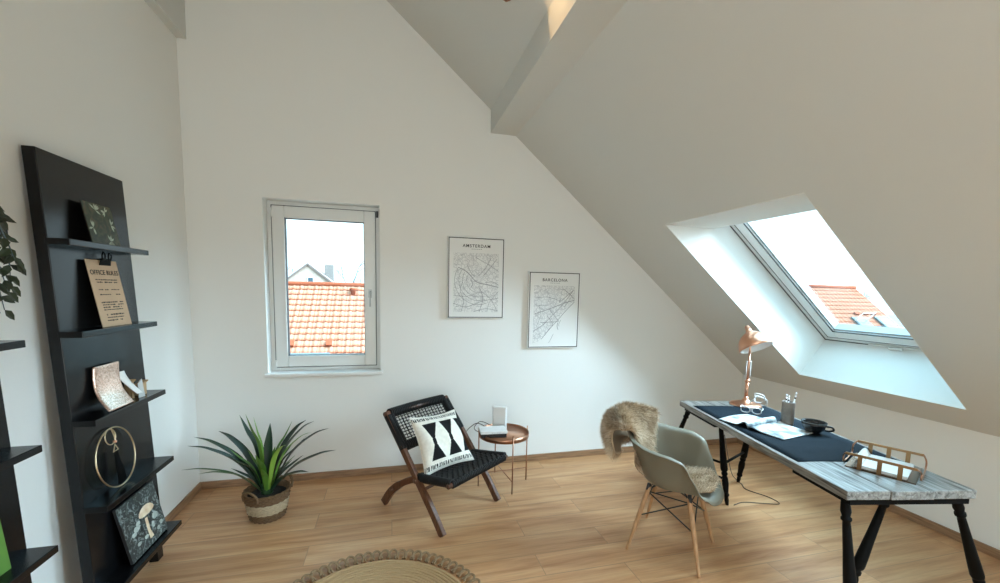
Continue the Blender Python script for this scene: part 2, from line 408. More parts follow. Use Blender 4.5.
# ------------------------------------------------------------------ the room
XL, XR, YB, RX, RZ = -1.4634, 3.685, -6.6, -.45, roof_z(-.45)
KZ = roof_z(XR)
BX0, BX1, BZ = .837, 1.0635, 2.952          # boxed purlin on the right
LX1, LZ, LTOP = -1.400, 3.345, 3.72         # boxed purlin on the left
struct('floor', MB().span((XL - .3, YB - .3, -.12), (XR + .3, .3, 0)), M['floor'])
# back wall, a gable with the window hole
wx0, wx1, wz0, wz1 = -.9505, -.0874, .9063, 2.2822
b = MB(); T = (0, .30, 0)
b.prism([(XL - .3, 0, 0), (wx0, 0, 0), (wx0, 0, 4.6), (XL - .3, 0, 4.6)], T)
b.prism([(wx0, 0, 0), (wx1, 0, 0), (wx1, 0, wz0), (wx0, 0, wz0)], T)
b.prism([(wx0, 0, wz1), (wx1, 0, wz1), (wx1, 0, 4.6), (wx0, 0, 4.6)], T)
b.prism([(wx1, 0, 0), (XR + .02, 0, 0), (XR + .02, 0, KZ + .1), (wx1, 0, roof_z(wx1) + .12)], T)
struct('wall_back', b, M['wall'])
struct('wall_left', MB().span((XL - .15, YB, 0), (XL, 0, LZ)), M['wall'])
struct('wall_right', MB().span((XR, YB, 0), (XR + .15, 0, KZ)), M['wall'])
# rear wall behind the camera, unseen; its glazed door is added for light
b = MB(); gx0, gx1, gz1 = -1.15, 1.55, 2.45; T = (0, -.2, 0)
b.prism([(XL - .1, YB, 0), (gx0, YB, 0), (gx0, YB, 4.6), (XL - .1, YB, 4.6)], T)
b.prism([(gx0, YB, gz1), (gx1, YB, gz1), (gx1, YB, 4.6), (gx0, YB, 4.6)], T)
b.prism([(gx1, YB, 0), (XR, YB, 0), (XR, YB, KZ), (gx1, YB, roof_z(gx1) + .1)], T)
struct('wall_rear', b, M['wall'])
d1 = sroot('door_added')
b = MB()
for x in (gx0, (gx0 + gx1) / 2, gx1): b.span((x - .05, YB - .12, 0), (x + .05, YB - .04, gz1))
b.span((gx0, YB - .12, gz1 - .09), (gx1, YB - .04, gz1)); b.span((gx0, YB - .12, 0), (gx1, YB - .04, .1))
b.build('door_frame', M['pvc'], d1)
MB().span((gx0, YB - .085, .1), (gx1, YB - .075, gz1 - .09)).build('door_pane', M['pane'], d1)

# right roof slope with two roof-window openings
SK = dict(y0=-.7967, y1=-1.9159, z0=.9263, z1=2.1389)
SK2 = dict(y0=-2.85, y1=-3.97, z0=.9263, z1=2.1389)
def rp_(z, y, t=0): return Vector((roof_x(z), y, z)) + NR * t
ZT, ZB = RZ, KZ - .02
ys = [0.02, SK['y0'], SK['y1'], SK2['y0'], SK2['y1'], YB]
b = MB()
def slab(za, zb, ya, yb): b.prism([rp_(za, ya), rp_(zb, ya), rp_(zb, yb), rp_(za, yb)], NR * .12)
slab(SK['z1'], ZT, .0, YB); slab(ZB, SK['z0'], .0, YB)
for ya, yb in ((.0, SK['y0']), (SK['y1'], SK2['y0']), (SK2['y1'], YB)): slab(SK['z0'], SK['z1'], ya, yb)
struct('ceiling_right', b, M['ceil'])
b = MB()
b.prism([(RX, 0, RZ), (LX1 - .01, 0, LTOP), (LX1 - .01, YB, LTOP), (RX, YB, RZ)], (0, 0, .14))
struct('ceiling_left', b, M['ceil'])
b = MB().prism([(BX0, 0, BZ), (BX1, 0, BZ), (BX1 + .1, 0, roof_z(BX1 + .1) + .07), (BX0, 0, roof_z(BX0) + .07)], (0, YB, 0))
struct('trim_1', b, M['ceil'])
b = MB().prism([(XL - .15, 0, LZ), (LX1, 0, LZ), (LX1, 0, LTOP + .06), (XL - .15, 0, LTOP + .06)], (0, YB, 0))
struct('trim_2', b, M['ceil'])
# skirting
bh = .06
def prof(n, lo, hi): struct(n, MB().span(lo, hi), M['oak_trim'], bevel=.004)
prof('baseboard_back', (XL + .014, -.014, 0), (XR - .014, 0, bh))
prof('baseboard_left', (XL, YB, 0), (XL + .014, 0, bh))
prof('baseboard_right', (XR - .014, YB, 0), (XR, 0, bh))

# window in the back wall
w1 = sroot('window_1')
def ringframe(b, x0, x1, z0, z1, wd, y0, y1):
    b.span((x0, y0, z0), (x0 + wd, y1, z1)); b.span((x1 - wd, y0, z0), (x1, y1, z1))
    b.span((x0 + wd, y0, z1 - wd), (x1 - wd, y1, z1)); b.span((x0 + wd, y0, z0), (x1 - wd, y1, z0 + wd))
b = MB(); ringframe(b, wx0, wx1, wz0, wz1, .065, .115, .185); b.build('window_frame', M['pvc'], w1, bevel=.004)
b = MB(); ringframe(b, wx0 + .036, wx1 - .036, wz0 + .036, wz1 - .036, .092, .098, .165); b.build('sash', M['pvc'], w1, bevel=.008)
b = MB(); ringframe(b, wx0 + .124, wx1 - .124, wz0 + .124, wz1 - .124, .008, .110, .160); b.build('glazing_gasket', M['gasket'], w1)
b = MB(); ringframe(b, wx0 + .031, wx1 - .031, wz0 + .031, wz1 - .031, .006, .108, .12); b.build('sash_gasket', M['gasket'], w1)
MB().span((wx0 + .126, .135, wz0 + .126), (wx1 - .126, .143, wz1 - .126)).build('glass_pane', M['pane'], w1)
b = MB(); hx_ = wx1 - .082
b.box((hx_, .092, 1.56), (.028, .012, .07)); b.tube([(hx_, .09, 1.575), (hx_, .05, 1.575)], .009, 10)
b.tube(crv([(hx_, .05, 1.578), (hx_, .046, 1.54), (hx_, .05, 1.45)]), [.011] * 6 + [.009] * 7, 10, flat=.7); b.build('window_handle', M['satin'], w1)
for z in (.965, 2.19):
    MB().tube([(wx0 + .036, .095, z - .035), (wx0 + .036, .095, z + .035)], .008, 10).build('hinge', M['pvc'], w1)
MB().span((wx1 - .028, .09, 2.2), (wx1 - .012, .114, 2.25)).build('hinge', M['gasket'], w1)
MB().span((wx0 - .02, -.035, wz0 - .020), (wx1 + .02, .112, wz0 + .004)).build('window_sill', M['white'], w1, bevel=.004)

# roof windows
def roof_window(name, K, opened):
    r = sroot(name); y0, y1 = K['y0'], K['y1']
    B = [rp_(K['z0'], y0), rp_(K['z1'], y0), rp_(K['z0'], y1), rp_(K['z1'], y1)]
    t = .41
    e = (B[1] - B[0]).normalized(); H = abs(y1 - y0)
    bi = B[0] + NR * t; he = Vector((B[1].x + .453, y0, B[1].z)); u_ = t - (he - B[0]).dot(NR); ti = he + NR * u_
    dy = Vector((0, y1 - y0, 0)); L = (ti - bi).length + .26
    bb = MB()
    bb.prism([B[0], bi, bi + dy, B[2]], e * .004)                        # sill lining, square to the roof
    bb.prism([B[1], he, he + dy, B[3]], (0, 0, -.004)); bb.prism([he, ti, ti + dy, he + dy], e * .02)      # head lining, level
    bb.prism([B[0], bi, ti, he, B[1]], (0, -.004, 0)); bb.prism([B[2], bi + dy, ti + dy, he + dy, B[3]], (0, .004, 0))
    bb.build('reveal_lining', M['wall'], r)
    nn = NR
    X = Matrix((( 0, e.x, nn.x, bi.x), (-1, 0, 0, bi.y), (0, e.z, nn.z, bi.z), (0, 0, 0, 1)))   # local: u along -y, v up the slope, w outwards
    def fr(b_, m0, wd, w0, w1):
        b_.span((m0, m0, w0), (m0 + wd, L - m0, w1), X); b_.span((H - m0 - wd, m0, w0), (H - m0, L - m0, w1), X)
        b_.span((m0 + wd, m0, w0), (H - m0 - wd, m0 + wd, w1), X); b_.span((m0 + wd, L - m0 - wd, w0), (H - m0 - wd, L - m0, w1), X)
    bb = MB(); fr(bb, -.02, .075, -.005, .09); bb.build('window_frame', M['skyframe'], r, bevel=.004)
    bb = MB(); fr(bb, .052, .010, -.014, -.003); fr(bb, .001, .006, -.012, -.004); bb.build('frame_gasket', M['gasket'], r)
    bb = MB(); fr(bb, .064, .085, -.02, .075); bb.build('sash', M['skyframe'], r, bevel=.006)
    bb = MB(); fr(bb, .149, .018, .0, .06); bb.build('glazing_bead', M['bead'], r)
    bb = MB(); fr(bb, .1465, .004, -.0205, -.012); bb.build('glazing_gasket', M['gasket'], r)
    MB().span((.165, .165, .028), (H - .165, L - .165, .040), X).build('glass_pane', M['pane'], r)
    bb = MB(); bb.span((H / 2 - .20, .004, -.016), (H / 2 + .20, .030, -.006), X)
    bb.tube([X @ Vector((H / 2 - .045, .02, -.03)), X @ Vector((H / 2 + .045, .02, -.03))], .012, 10); bb.build('vent_handle', M['pvc'], r, bevel=.003)
    return r
roof_window('window_2', SK, False)
roof_window('window_added', SK2, False)  # unseen second roof window, added to bring more light from the right

# ------------------------------------------------------------------ outside: tiled roofs, house gable, trees
H0 = 1.6109; Y0 = -3.6424
def tiled_roof(name, parent, x0, x1, yr, zr, run, slope=R_(40), pitch=.34, wave=.3, step=.032, dip=.95, tone=1.0):
    """roof falling towards -y from a ridge at (yr, zr)"""
    bb = MB(); dn = Vector((0, -math.cos(slope), -math.sin(slope))); up = Vector((0, -math.sin(slope), math.cos(slope)))
    nx = int((x1 - x0) / wave * 6); rows = int(run / pitch)
    for k in range(rows):
        def fn(u, v, k=k):
            x = x0 + (x1 - x0) * u; ph = (x / wave) % 1
            h = .035 * (1 - abs(ph - .35) / .35) if ph < .7 else .012 * math.sin((ph - .7) / .3 * PI)
            s = (k + v * 1.02) * pitch
            return Vector((x, yr, zr)) + dn * s + up * (h + step * v)
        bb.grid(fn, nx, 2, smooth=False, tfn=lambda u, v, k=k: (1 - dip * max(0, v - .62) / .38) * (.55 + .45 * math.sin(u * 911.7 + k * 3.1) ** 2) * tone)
        # lip at the lower edge of each course
        def lip(u, v, k=k):
            p = fn(u, 1.0); return p - up * (step * 1.1 * v)
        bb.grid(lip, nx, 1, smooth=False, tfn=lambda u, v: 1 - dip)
    o = bb.build(name, M['tile'], parent, recalc=False)
    return o
nh = thing('neighbouring_house', 'house across the way with the orange tiled roof that fills the lower wall window', 'house', (0, 16.6, 0))
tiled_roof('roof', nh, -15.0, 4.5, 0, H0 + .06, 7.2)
bb = MB(); bb.tube([(-15.0 + i * .42, 0, H0 + .10) for i in range(47)], .11, 10); bb.build('ridge_tiles', M['tile'], nh)
MB().span((-15, -5.3, -9), (4.5, 5, -4.6)).build('house_wall', M['brick_render'], nh)
MB().prism([(-15, 0, H0), (-15, 5.5, -3.3), (-15, 5, -4.6), (-15, -5.3, -4.6)], (19.5, 0, 0)).build('roof_body', M['slate'], nh)
sl = R_(40)
def onroof(x, s, t=0): return Vector((x, -math.cos(sl) * s - math.sin(sl) * t, H0 + .06 - math.sin(sl) * s + math.cos(sl) * t))
RW = Matrix(((1, 0, 0, 0), (0, -math.cos(sl), -math.sin(sl), 0), (0, -math.sin(sl), math.cos(sl), 0), (0, 0, 0, 1)))
def rwin(x, s, w, h, parent, base=(0, 0, 0)):
    X = Matrix.Translation(Vector(base) + Vector((0, 0, 0))) @ RW
    o = MB().span((x - w / 2, s, .05), (x + w / 2, s + h, .13), X).build('roof_window_frame', M['zinc'], parent)
    MB().span((x - w / 2 + .07, s + .1, .12), (x + w / 2 - .07, s + h - .08, .145), X).build('pane', M['dkglass'], o)
rwin(-3.05, 4.15, 1.55, 1.2, nh, (0, 0, H0 + .06))
for x, s in ((-3.72, 3.62), (-2.35, 3.62)):
    MB().box((x, s, .1), (.22, .3, .1), Matrix.Translation((0, 0, H0 + .06)) @ RW).build('roof_step', M['tile'], nh)
MB().lathe([(.0, .32), (.16, .3), (.16, .22), (.10, .2), (.10, 0)], 14, Matrix.Translation(onroof(-1.62, .62))).build('vent_pipe', M['tile'], nh)
gh = thing('gabled_house', 'pale gabled house with a chimney rising behind the orange roof ridge', 'house', (-6.25, 32, 0))
gz = H0 + .047 * 35.6
bb = MB(); g = .80
bb.prism([(-3.1, 0, gz - 3.1 * g), (3.1, 0, gz - 3.1 * g), (0, 0, gz)], (0, 9, 0)); bb.span((-3.1, 0, -7), (3.1, 9, gz - 3.1 * g)); bb.build('house_wall', M['brick_render'], gh)
bb = MB()
for s in (-1, 1): bb.prism([(0, -.12, gz + .14), (s * 3.4, -.12, gz - 3.4 * g + .14), (s * 3.4, -.12, gz - 3.4 * g - .02), (0, -.12, gz - .02)], (0, 9.2, 0))
bb.build('roof', M['slate'], gh)
MB().span((1.05, 1.2, gz - 1.5), (1.75, 2.0, gz + .12)).build('chimney', M['chimney'], gh, bevel=.03)
f_ = MB().span((-.05, -.05, gz - 1.5), (.42, .02, gz - .95)).build('attic_window', M['white'], gh)
MB().span((0, -.06, gz - 1.46), (.37, -.04, gz - .99)).build('pane', M['dkglass'], f_)

def tree(loc, h, label, seed, spread=.45, trunk=.35):
    rr = random.Random(seed); t = thing('bare_tree', label, 'tree', loc, 0, 'bare trees beyond the roofs')
    tb, cb = MB(), MB()
    def br(p, d, L, r, lvl):
        q = p + d * L
        (tb if lvl == 0 else cb).tube([p, p + d * L * .5 + Vector((rr.uniform(-.05, .05), rr.uniform(-.05, .05), 0)) * L, q], [r, r * .8, r * .6], 5)
        if lvl >= 4: return
        for k in range(3 if lvl else 5):
            ax = Vector((rr.gauss(0, 1), rr.gauss(0, 1), rr.gauss(0, .35))); nd = (d + ax * spread).normalized()
            br(p + d * L * (rr.uniform(.55, 1) if lvl else rr.uniform(.6, 1)), nd, L * rr.uniform(.6, .8), r * .5, lvl + 1)
    br(Vector((0, 0, 0)), Vector((0, 0, 1)), h * trunk, h * .022, 0)
    tb.build('trunk', M['bark'], t); cb.build('crown', M['bark'], t)
    return t
tree((-4.1, 46, -7.5), 16.5, 'bare tree right of the gabled house, above the ridge in the wall window', 3)
tree((-14.2, 58, -7.5), 17.5, 'bare tree left of the gabled house, half behind its roof', 5)

oh = thing('red_roofed_house', 'house with a pinkish orange tiled roof and roof windows seen through the roof window', 'house', (0, 16.4, 0))
Yr = 16.4 - Y0
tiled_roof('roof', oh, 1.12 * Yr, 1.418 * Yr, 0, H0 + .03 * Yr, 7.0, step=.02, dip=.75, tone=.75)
MB().tube([(1.12 * Yr, 0, H0 + .03 * Yr + .05), (1.418 * Yr, 0, H0 + .03 * Yr + .05)], .11, 10).build('ridge_tiles', M['tile'], oh)
zz = H0 + .03 * Yr
MB().prism([(1.12 * Yr, 0, zz - .02), (1.12 * Yr, -5.36, zz - 4.52), (1.12 * Yr, -5.2, zz - 8), (1.12 * Yr, 5.2, zz - 8), (1.12 * Yr, 5.36, zz - 4.5)], (.292 * Yr, 0, 0)).build('house_wall', M['town'], oh)
for x, s in ((1.285 * Yr, 2.75), (1.375 * Yr, 2.7)): rwin(x, s, .95, 1.2, oh, (0, 0, zz))
bb = MB(); XX = Matrix.Translation((0, 0, zz)) @ RW
for i in range(2): bb.tube([XX @ Vector((1.262 * Yr, 3.05, .35 + i * .35)), XX @ Vector((1.305 * Yr, 3.05, .35 + i * .35))], .02, 6)
for x in (1.262, 1.305): bb.tube([XX @ Vector((x * Yr, 3.05, .0)), XX @ Vector((x * Yr, 3.05, .75))], .02, 6)
bb.build('snow_guard', M['white'], oh)
for x in (1.30, 1.335, 1.365): MB().box((x * Yr, 2.42, .08), (.3, .16, .1), XX).build('roof_step', M['tile'], oh)
# small town far behind, right of that roof
def far_house(loc, w, d, h, roofh, label, rm):
    t = thing('distant_house', label, 'house', loc, 0, 'small far houses beyond the red roof')
    MB().span((-w / 2, -d / 2, 0), (w / 2, d / 2, h)).build('house_wall', M['town'], t)
    MB().prism([(-w / 2 - .3, -d / 2 - .3, h), (w / 2 + .3, -d / 2 - .3, h), (w / 2 + .3, 0, h + roofh), (-w / 2 - .3, 0, h + roofh)], (0, 0, .2)).prism([(-w / 2 - .3, d / 2 + .3, h), (w / 2 + .3, d / 2 + .3, h), (w / 2 + .3, 0, h + roofh), (-w / 2 - .3, 0, h + roofh)], (0, 0, .2)).build('roof', rm, t)
    fw_ = MB()
    for i in range(3): 
        o = MB().span((-w / 2 + w * (i + .6) / 3.2 - .5, -d / 2 - .05, h * .45), (-w / 2 + w * (i + .6) / 3.2 + .5, -d / 2 + .02, h * .45 + 1.3)).build('house_window', M['dkglass'], t)
    return t
far = [(1.50, 50, -.02, 7, 'far pale house just right of the red roof ridge, in the roof window', M['slate']), (1.56, 40, -.055, 6, 'far pale house with brown roof, middle of three beyond the verge', M['zinc']), (1.67, 31, -.10, 6, 'far pale house lowest beyond the red roof verge', M['slate'])]
for x, yy, zt, w, lb, rm in far:
    far_house((x * yy, yy + Y0, H0 + zt * yy - 8.2), w, 7, 6, 2.2, lb, rm)
for i, (x, yy, zt, lb) in enumerate([(1.255, 60, .07, 'dark tree tip at the left end of the red roof ridge'), (1.45, 80, .05, 'bare tree behind the right end of the red roof ridge'), (1.56, 58, .035, 'bare tree among the far houses beyond the red roof')]):
    hh = 10; tree((x * yy, yy + Y0, H0 + zt * yy - hh * .95), hh, lb, 20 + i)
gb = MB().span((-140, 17, -9.2), (220, 240, -9.0)); tag(gb.build('ground', mat('grey_green_ground', (.06, .066, .058), .95, var=.2, vscale=.2)), 'pale open ground far below and beyond the houses', 'ground')['kind'] = 'structure'

# ------------------------------------------------------------------ leaning wall shelves
PH = 2.158
def px_(z): return -1.314 - .0427 * z
def make_shelf(label, loc, names_group):
    t = thing('leaning_shelf', label, 'shelf', loc, 0, names_group)
    # panel, a shallow box leaning on the wall; local y from 0 (far) to -.6 (near)
    z0 = .075
    th = .046
    MB().prism([(px_(z0), 0, z0), (px_(PH), 0, PH), (px_(PH) - th, 0, PH), (px_(z0) - th, 0, z0)], (0, -.583, 0)).build('back_panel', M['black_wood'], t, bevel=.003)
    for z, dp in ((1.79, .085), (1.395, .088), (1.0, .092), (.60, .096), (.198, .10)):
        xb = px_(z)
        MB().span((xb - .002, -.597, z - .027), (xb + dp, 0, z)).build('ledge', M['black_wood'], t, bevel=.0025)
        
    for y in (-.055, -.53):
        MB().prism([(px_(0), y + .03, 0), (px_(z0) + .0, y + .03, z0 + .01), (px_(z0) - th, y + .03, z0 + .01), (px_(0) - th, y + .03, 0)], (0, -.06, 0)).build('foot', M['black_wood'], t, bevel=.003)
    return t
shA = make_shelf('tall black leaning shelf nearest the corner, holding clipboard, hoop and pictures', (0, -.86, 0), None)
shB = dup(shA, (0, -1.75, 0)); shB['label'] = 'black leaning shelf cut off by the left edge, with trailing plant'
# things on the ledges of the first shelf; local frame: X = along wall (towards -y), built straight in world axes
def lean(y_far, y_near, xb, zb, xt, zt):
    """matrix: local u from near to far along the wall, v up the leaning face, w out of it"""
    U = Vector((0, 1, 0)); V = Vector((xt - xb, 0, zt - zb)); L = V.length; V.normalize(); Wn = U.cross(V)
    o = Vector((xb, y_near, zb))
    return Matrix(((U.x, V.x, Wn.x, o.x), (U.y, V.y, Wn.y, o.y), (U.z, V.z, Wn.z, o.z), (0, 0, 0, 1))), y_far - y_near, L
def lean_thing(name, label, cat, X):
    o = bpy.data.objects.new(name, None); COL.objects.link(o); o.matrix_world = X; return tag(o, label, cat)
# botanical card
X, w_, h_ = lean(-1.045, -1.258, -1.338, 1.791, -1.374, 1.985)
t = lean_thing('picture_card', 'green foliage picture card leaning on the topmost ledge', 'picture', X)
MB().span((0, 0, -.003), (w_, h_, .0)).build('card', M['soil'], t)
MB().span((.002, .002, .0), (w_ - .002, h_ - .002, .0012)).build('foliage_print', M['foliage_print'], t)
bb = MB(); rr = random.Random(4)
for (cx_, cy_, n_, L_) in ((.085, .165, 7, .04), (.035, .075, 6, .035), (.175, .105, 6, .035), (.14, .02, 7, .035), (.155, .165, 6, .03)):
    for k in range(n_):
        a = rr.uniform(0, 2 * PI); d_ = Vector((math.cos(a), math.sin(a), 0)); q_ = Vector((-d_.y, d_.x, 0)) * .005; o_ = Vector((cx_, cy_, .0016))
        pts = [o_, o_ + d_ * L_ * .5 + q_, o_ + d_ * L_, o_ + d_ * L_ * .5 - q_]
        pts = [Vector((min(max(p.x, .003), w_ - .003), min(max(p.y, .003), h_ - .003), p.z)) for p in pts]
        bb.add(pts, [(0, 1, 2, 3)])
bb.build('leaf_print', mat('pale_leaf_print', (.50, .56, .46), .5), t)
# clipboard
X, w_, h_ = lean(-1.035, -1.262, -1.318, 1.396, -1.370, 1.716)
t = lean_thing('clipboard', 'beige clipboard with office rules print on the second ledge', 'clipboard', X)
MB().span((0, 0, -.004), (w_, h_, 0)).build('board', M['clipboard'], t, bevel=.001)
text('title', 'OFFICE RULES', .032, (w_ / 2, h_ - .062, .0006), (0, 0, 0), M['dark_ink'], t, 1.05)
bb = MB(); rr = random.Random(9)
for zc, wd, hh in ((.228, .16, .007), (.216, .15, .007), (.180, .15, .006), (.156, .15, .006), (.118, .16, .008), (.106, .15, .006), (.094, .15, .008), (.082, .15, .006), (.058, .13, .008), (.044, .13, .006), (.030, .14, .008)):
    x = w_ / 2 - wd / 2
    while x < w_ / 2 + wd / 2:
        l_ = rr.uniform(.004, .016)
        if rr.random() < .88: bb.span((x, zc - hh * rr.uniform(.3, .5), .0004), (x + l_, zc + hh * rr.uniform(.3, .5), .0008))
        x += l_ + .004
bb.build('text_lines', M['dark_ink'], t)
bb = MB(); cx_ = w_ * .56
bb.prism([(cx_ - .042, h_ - .025, .001), (cx_ + .042, h_ - .025, .001), (cx_ + .036, h_ + .006, .012), (cx_ - .036, h_ + .006, .012)], (0, 0, .003))
bb.prism([(cx_ - .042, h_ - .025, -.006), (cx_ + .042, h_ - .025, -.006), (cx_ + .036, h_ + .006, -.016), (cx_ - .036, h_ + .006, -.016)], (0, 0, .002)); bb.span((cx_ - .036, h_ + .003, -.016), (cx_ + .036, h_ + .007, .014))
for s in (-1, 1):
    bb.tube(crv([(cx_ + s * .03, h_ - .002, .014), (cx_ + s * .034, h_ + .02, .02), (cx_ + s * .022, h_ + .034, .02), (cx_ + s * .012, h_ + .02, .02), (cx_ + s * .016, h_, .015)]), .0032, 6)
bb.build('bulldog_clip', M['black_shade'], t)
# sequinned pouch, a flexible sheet curling from panel to ledge front
ZL = 1.001
t = thing('sequin_pouch', 'copper sequin pouch draped in a curve on the third ledge', 'pouch', (0, 0, 0))
pr = crv([(-1.352, 0, 1.212), (-1.3495, 0, 1.165), (-1.342, 0, 1.115), (-1.325, 0, 1.07), (-1.30, 0, 1.035), (-1.275, 0, 1.006)], 5)
nP = len(pr)
def fn(u, v):
    i = u * (nP - 1); k = min(int(i), nP - 2); p = pr[k].lerp(pr[k + 1], i - k)
    y = -1.300 + .196 * v - .045 * u
    return Vector((p.x + .004 * math.sin(v * PI), y, p.z))
MB().grid(fn, 20, 10).build('sequin_sheet', M['sequin'], t, solid=.010, sub=1)
t = thing('paper_card', 'bent white paper card behind the sequin pouch', 'paper', (0, 0, 0))
MB().grid(lambda u, v: Vector((-1.352 + .062 * u ** 1.6 + .01 * v, -1.135 + .05 * u + .05 * v * (1 - u * .4), 1.155 - .125 * u)), 10, 4).build('sheet', M['paper'], t, solid=.002)
bb = MB(); bb.add([(-1.300, -1.056, 1.001), (-1.292, -1.015, 1.001), (-1.300, -1.02, 1.098), (-1.306, -1.045, 1.075)], [(0, 1, 2, 3)])
tag(bb.build('grey_card', M['grey_card'], solid=.004), 'small pointed grey card standing between kraft boxes on the third ledge', 'card')
def obox(name, lo, hi, m, label):
    t = thing(name, label, 'box', ((lo[0] + hi[0]) / 2, (lo[1] + hi[1]) / 2, lo[2])); a, c, e = [(h - l) / 2 for l, h in zip(lo, hi)]
    w = .0015
    b_ = MB(); b_.span((-a, -c, 0), (a, c, w)); b_.span((-a, -c, 0), (-a + w, c, 2 * e)); b_.span((a - w, -c, 0), (a, c, 2 * e)); b_.span((-a, -c, 0), (a, -c + w, 2 * e)); b_.span((-a, c - w, 0), (a, c, 2 * e)); b_.build('carton', m, t)
    MB().add([(a, -c, 2 * e), (a, c, 2 * e), (a + .012, c, 2 * e + .014), (a + .012, -c, 2 * e + .014)], [(0, 1, 2, 3)]).add([(-a, c, 2 * e), (a, c, 2 * e), (a, c + .02, 2 * e + .012), (-a, c + .02, 2 * e + .012)], [(0, 1, 2, 3)]).build('flap', m, t, solid=.001)
obox('carton_box', (-1.351, -1.005, ZL), (-1.311, -.955, ZL + .062), M['kraft'], 'open kraft box at the far end of the third ledge')
obox('carton_box', (-1.352, -1.075, ZL), (-1.320, -1.052, ZL + .085), M['kraft'], 'narrow kraft box beside the pointed grey card')
# hoop with ring and tassel
t = thing('hanging_hoop', 'gold hoop ornament with black tassel leaning on the fourth ledge', 'ornament', (-1.302, -1.232, .602))
def hp(u, v): return Vector((-.125 * v, u, .99 * v + .004))
RH = .146
MB().tube([hp(RH * math.cos(a), RH + RH * math.sin(a)) for a in [2 * PI * i / 64 for i in range(64)]], .0036, 8, True).build('hoop', M['gold'], t)
MB().tube([hp(-.012 + .038 * math.cos(a), 2 * RH - .040 + .038 * math.sin(a)) for a in [2 * PI * i / 32 for i in range(32)]], .0026, 8, True).build('small_ring', M['gold'], t)
MB().tube(crv([hp(.004, 2 * RH), hp(.012, 2 * RH - .03), hp(.016, 2 * RH - .06), hp(.004, 2 * RH - .078)]), .0028, 6).build('hanging_cord', M['gold'], t)
MB().lathe([(0, -.009), (.007, -.006), (.009, 0), (.007, .006), (0, .009)], 12, Matrix.Translation(hp(.012, 2 * RH - .072))).build('bead', M['copper'], t)
MB().tube([hp(.008, 2 * RH - .084), hp(-.014, 2 * RH - .118), hp(.024, 2 * RH - .116)], .0028, 6, True).build('triangle_link', M['gold'], t)
bb = MB(); rr = random.Random(2)
for i in range(70):
    u0, u1 = rr.uniform(-.008, .014), rr.uniform(-.028, .034); w0 = rr.uniform(-.004, .004)
    p0, p1 = hp(u0, 2 * RH - .118), hp(u1, .012 + rr.uniform(0, .012)); bb.tube([p0, p0.lerp(p1, .5) + Vector((w0, w0, 0)), p1], .0022, 4)
bb.build('tassel', M['black_shade'], t)
# mushroom picture block
X, w_, h_ = lean(-.950, -1.285, -1.2545, .205, -1.3155, .496)
t = lean_thing('picture_block', 'dark picture block with a pale mushroom on the lowest ledge', 'picture', X)
MB().span((0, 0, -.012), (w_, h_, 0)).build('block', M['plastic_black'], t)
MB().span((.001, .001, 0), (w_ - .001, h_ - .001, .001)).build('forest_print', M['forest_print'], t)
MBm = mat('mushroom_print', (.66, .46, .29), .5, col2=(.82, .68, .50), vscale=20); MBs = mat('pale_lichen_print', (.42, .46, .42), .5, var=.2, vscale=60)
bb = MB(); cx_, cy_ = w_ * .62, h_ * .60
bb.add([(cx_ + .070 * math.cos(a) * (1 - .12 * math.sin(a)), cy_ + (.034 if math.sin(a) > 0 else .020) * math.sin(a), .0016) for a in [2 * PI * i / 28 for i in range(28)]], [list(range(28))])
bb.build('mushroom_cap_print', MBm, t)
MB().add([(cx_ - .03, cy_ - .03, .0014), (cx_ - .008, cy_ - .03, .0014), (cx_ - .012, cy_ - .10, .0014), (cx_ + .0, cy_ - .145, .0014), (cx_ - .035, cy_ - .145, .0014), (cx_ - .036, cy_ - .09, .0014)], [list(range(6))]).build('mushroom_stem_print', MBm, t)
bb = MB(); rr = random.Random(12)
for (u, v, a_, c_) in ((cx_ + .055, cy_ - .055, .030, .020), (w_ * .3, h_ * .46, .03, .016), (w_ * .2, h_ * .40, .022, .012), (w_ * .36, h_ * .52, .02, .012), (w_ * .88, h_ * .22, .016, .012), (w_ * .45, h_ * .2, .02, .01), (w_ * .25, h_ * .2, .018, .01), (w_ * .78, h_ * .16, .014, .012), (cx_ + .02, cy_ - .09, .012, .02)):
    bb.add([(u + a_ * math.cos(q) * rr.uniform(.8, 1.1), v + c_ * math.sin(q) * rr.uniform(.8, 1.1), .0013) for q in [2 * PI * i / 14 for i in range(14)]], [list(range(14))])
bb.build('lichen_print', MBs, t)

# second shelf: green book and trailing plant
X, w_, h_ = lean(-1.875, -2.20, -1.262, .206, -1.318, .79)
t = lean_thing('green_book', 'bright green board standing on the lowest ledge at the left edge', 'book', X)
MB().span((0, 0, -.012), (w_, h_, 0)).build('cover', M['green_card'], t, bevel=.001)
t = thing('trailing_plant', 'trailing plant with small pointed leaves hanging from the left shelf', 'plant', (-1.335, -2.055, 1.793))
MB().lathe([(0, 0), (.038, 0), (.042, .01), (.05, .10), (.047, .10), (.040, .012), (0, .012)], 24).build('pot', M['plastic_white'], t)
MB().lathe([(0, .086), (.045, .086), (.0, .09)], 20).build('soil', M['soil'], t)
vb, lb_ = MB(), MB(); rr = random.Random(31)
def leaf(b_, base, d, L, wd, tint, n=None):
    d = d.normalized(); n = n or Vector((.8, -.5, .35)); s = d.cross(n).normalized(); up = s.cross(d)
    pts = [base, base + d * L * .3 + s * wd + up * .002, base + d * L * .65 + s * wd * .75 + up * .001, base + d * L - up * .004, base + d * L * .65 - s * wd * .75 + up * .001, base + d * L * .3 - s * wd + up * .002, base + d * L * .5 - up * .003]
    b_.add(pts, [(0, 1, 6), (1, 2, 6), (2, 3, 6), (3, 4, 6), (4, 5, 6), (5, 0, 6)], 0, False, None, tint)
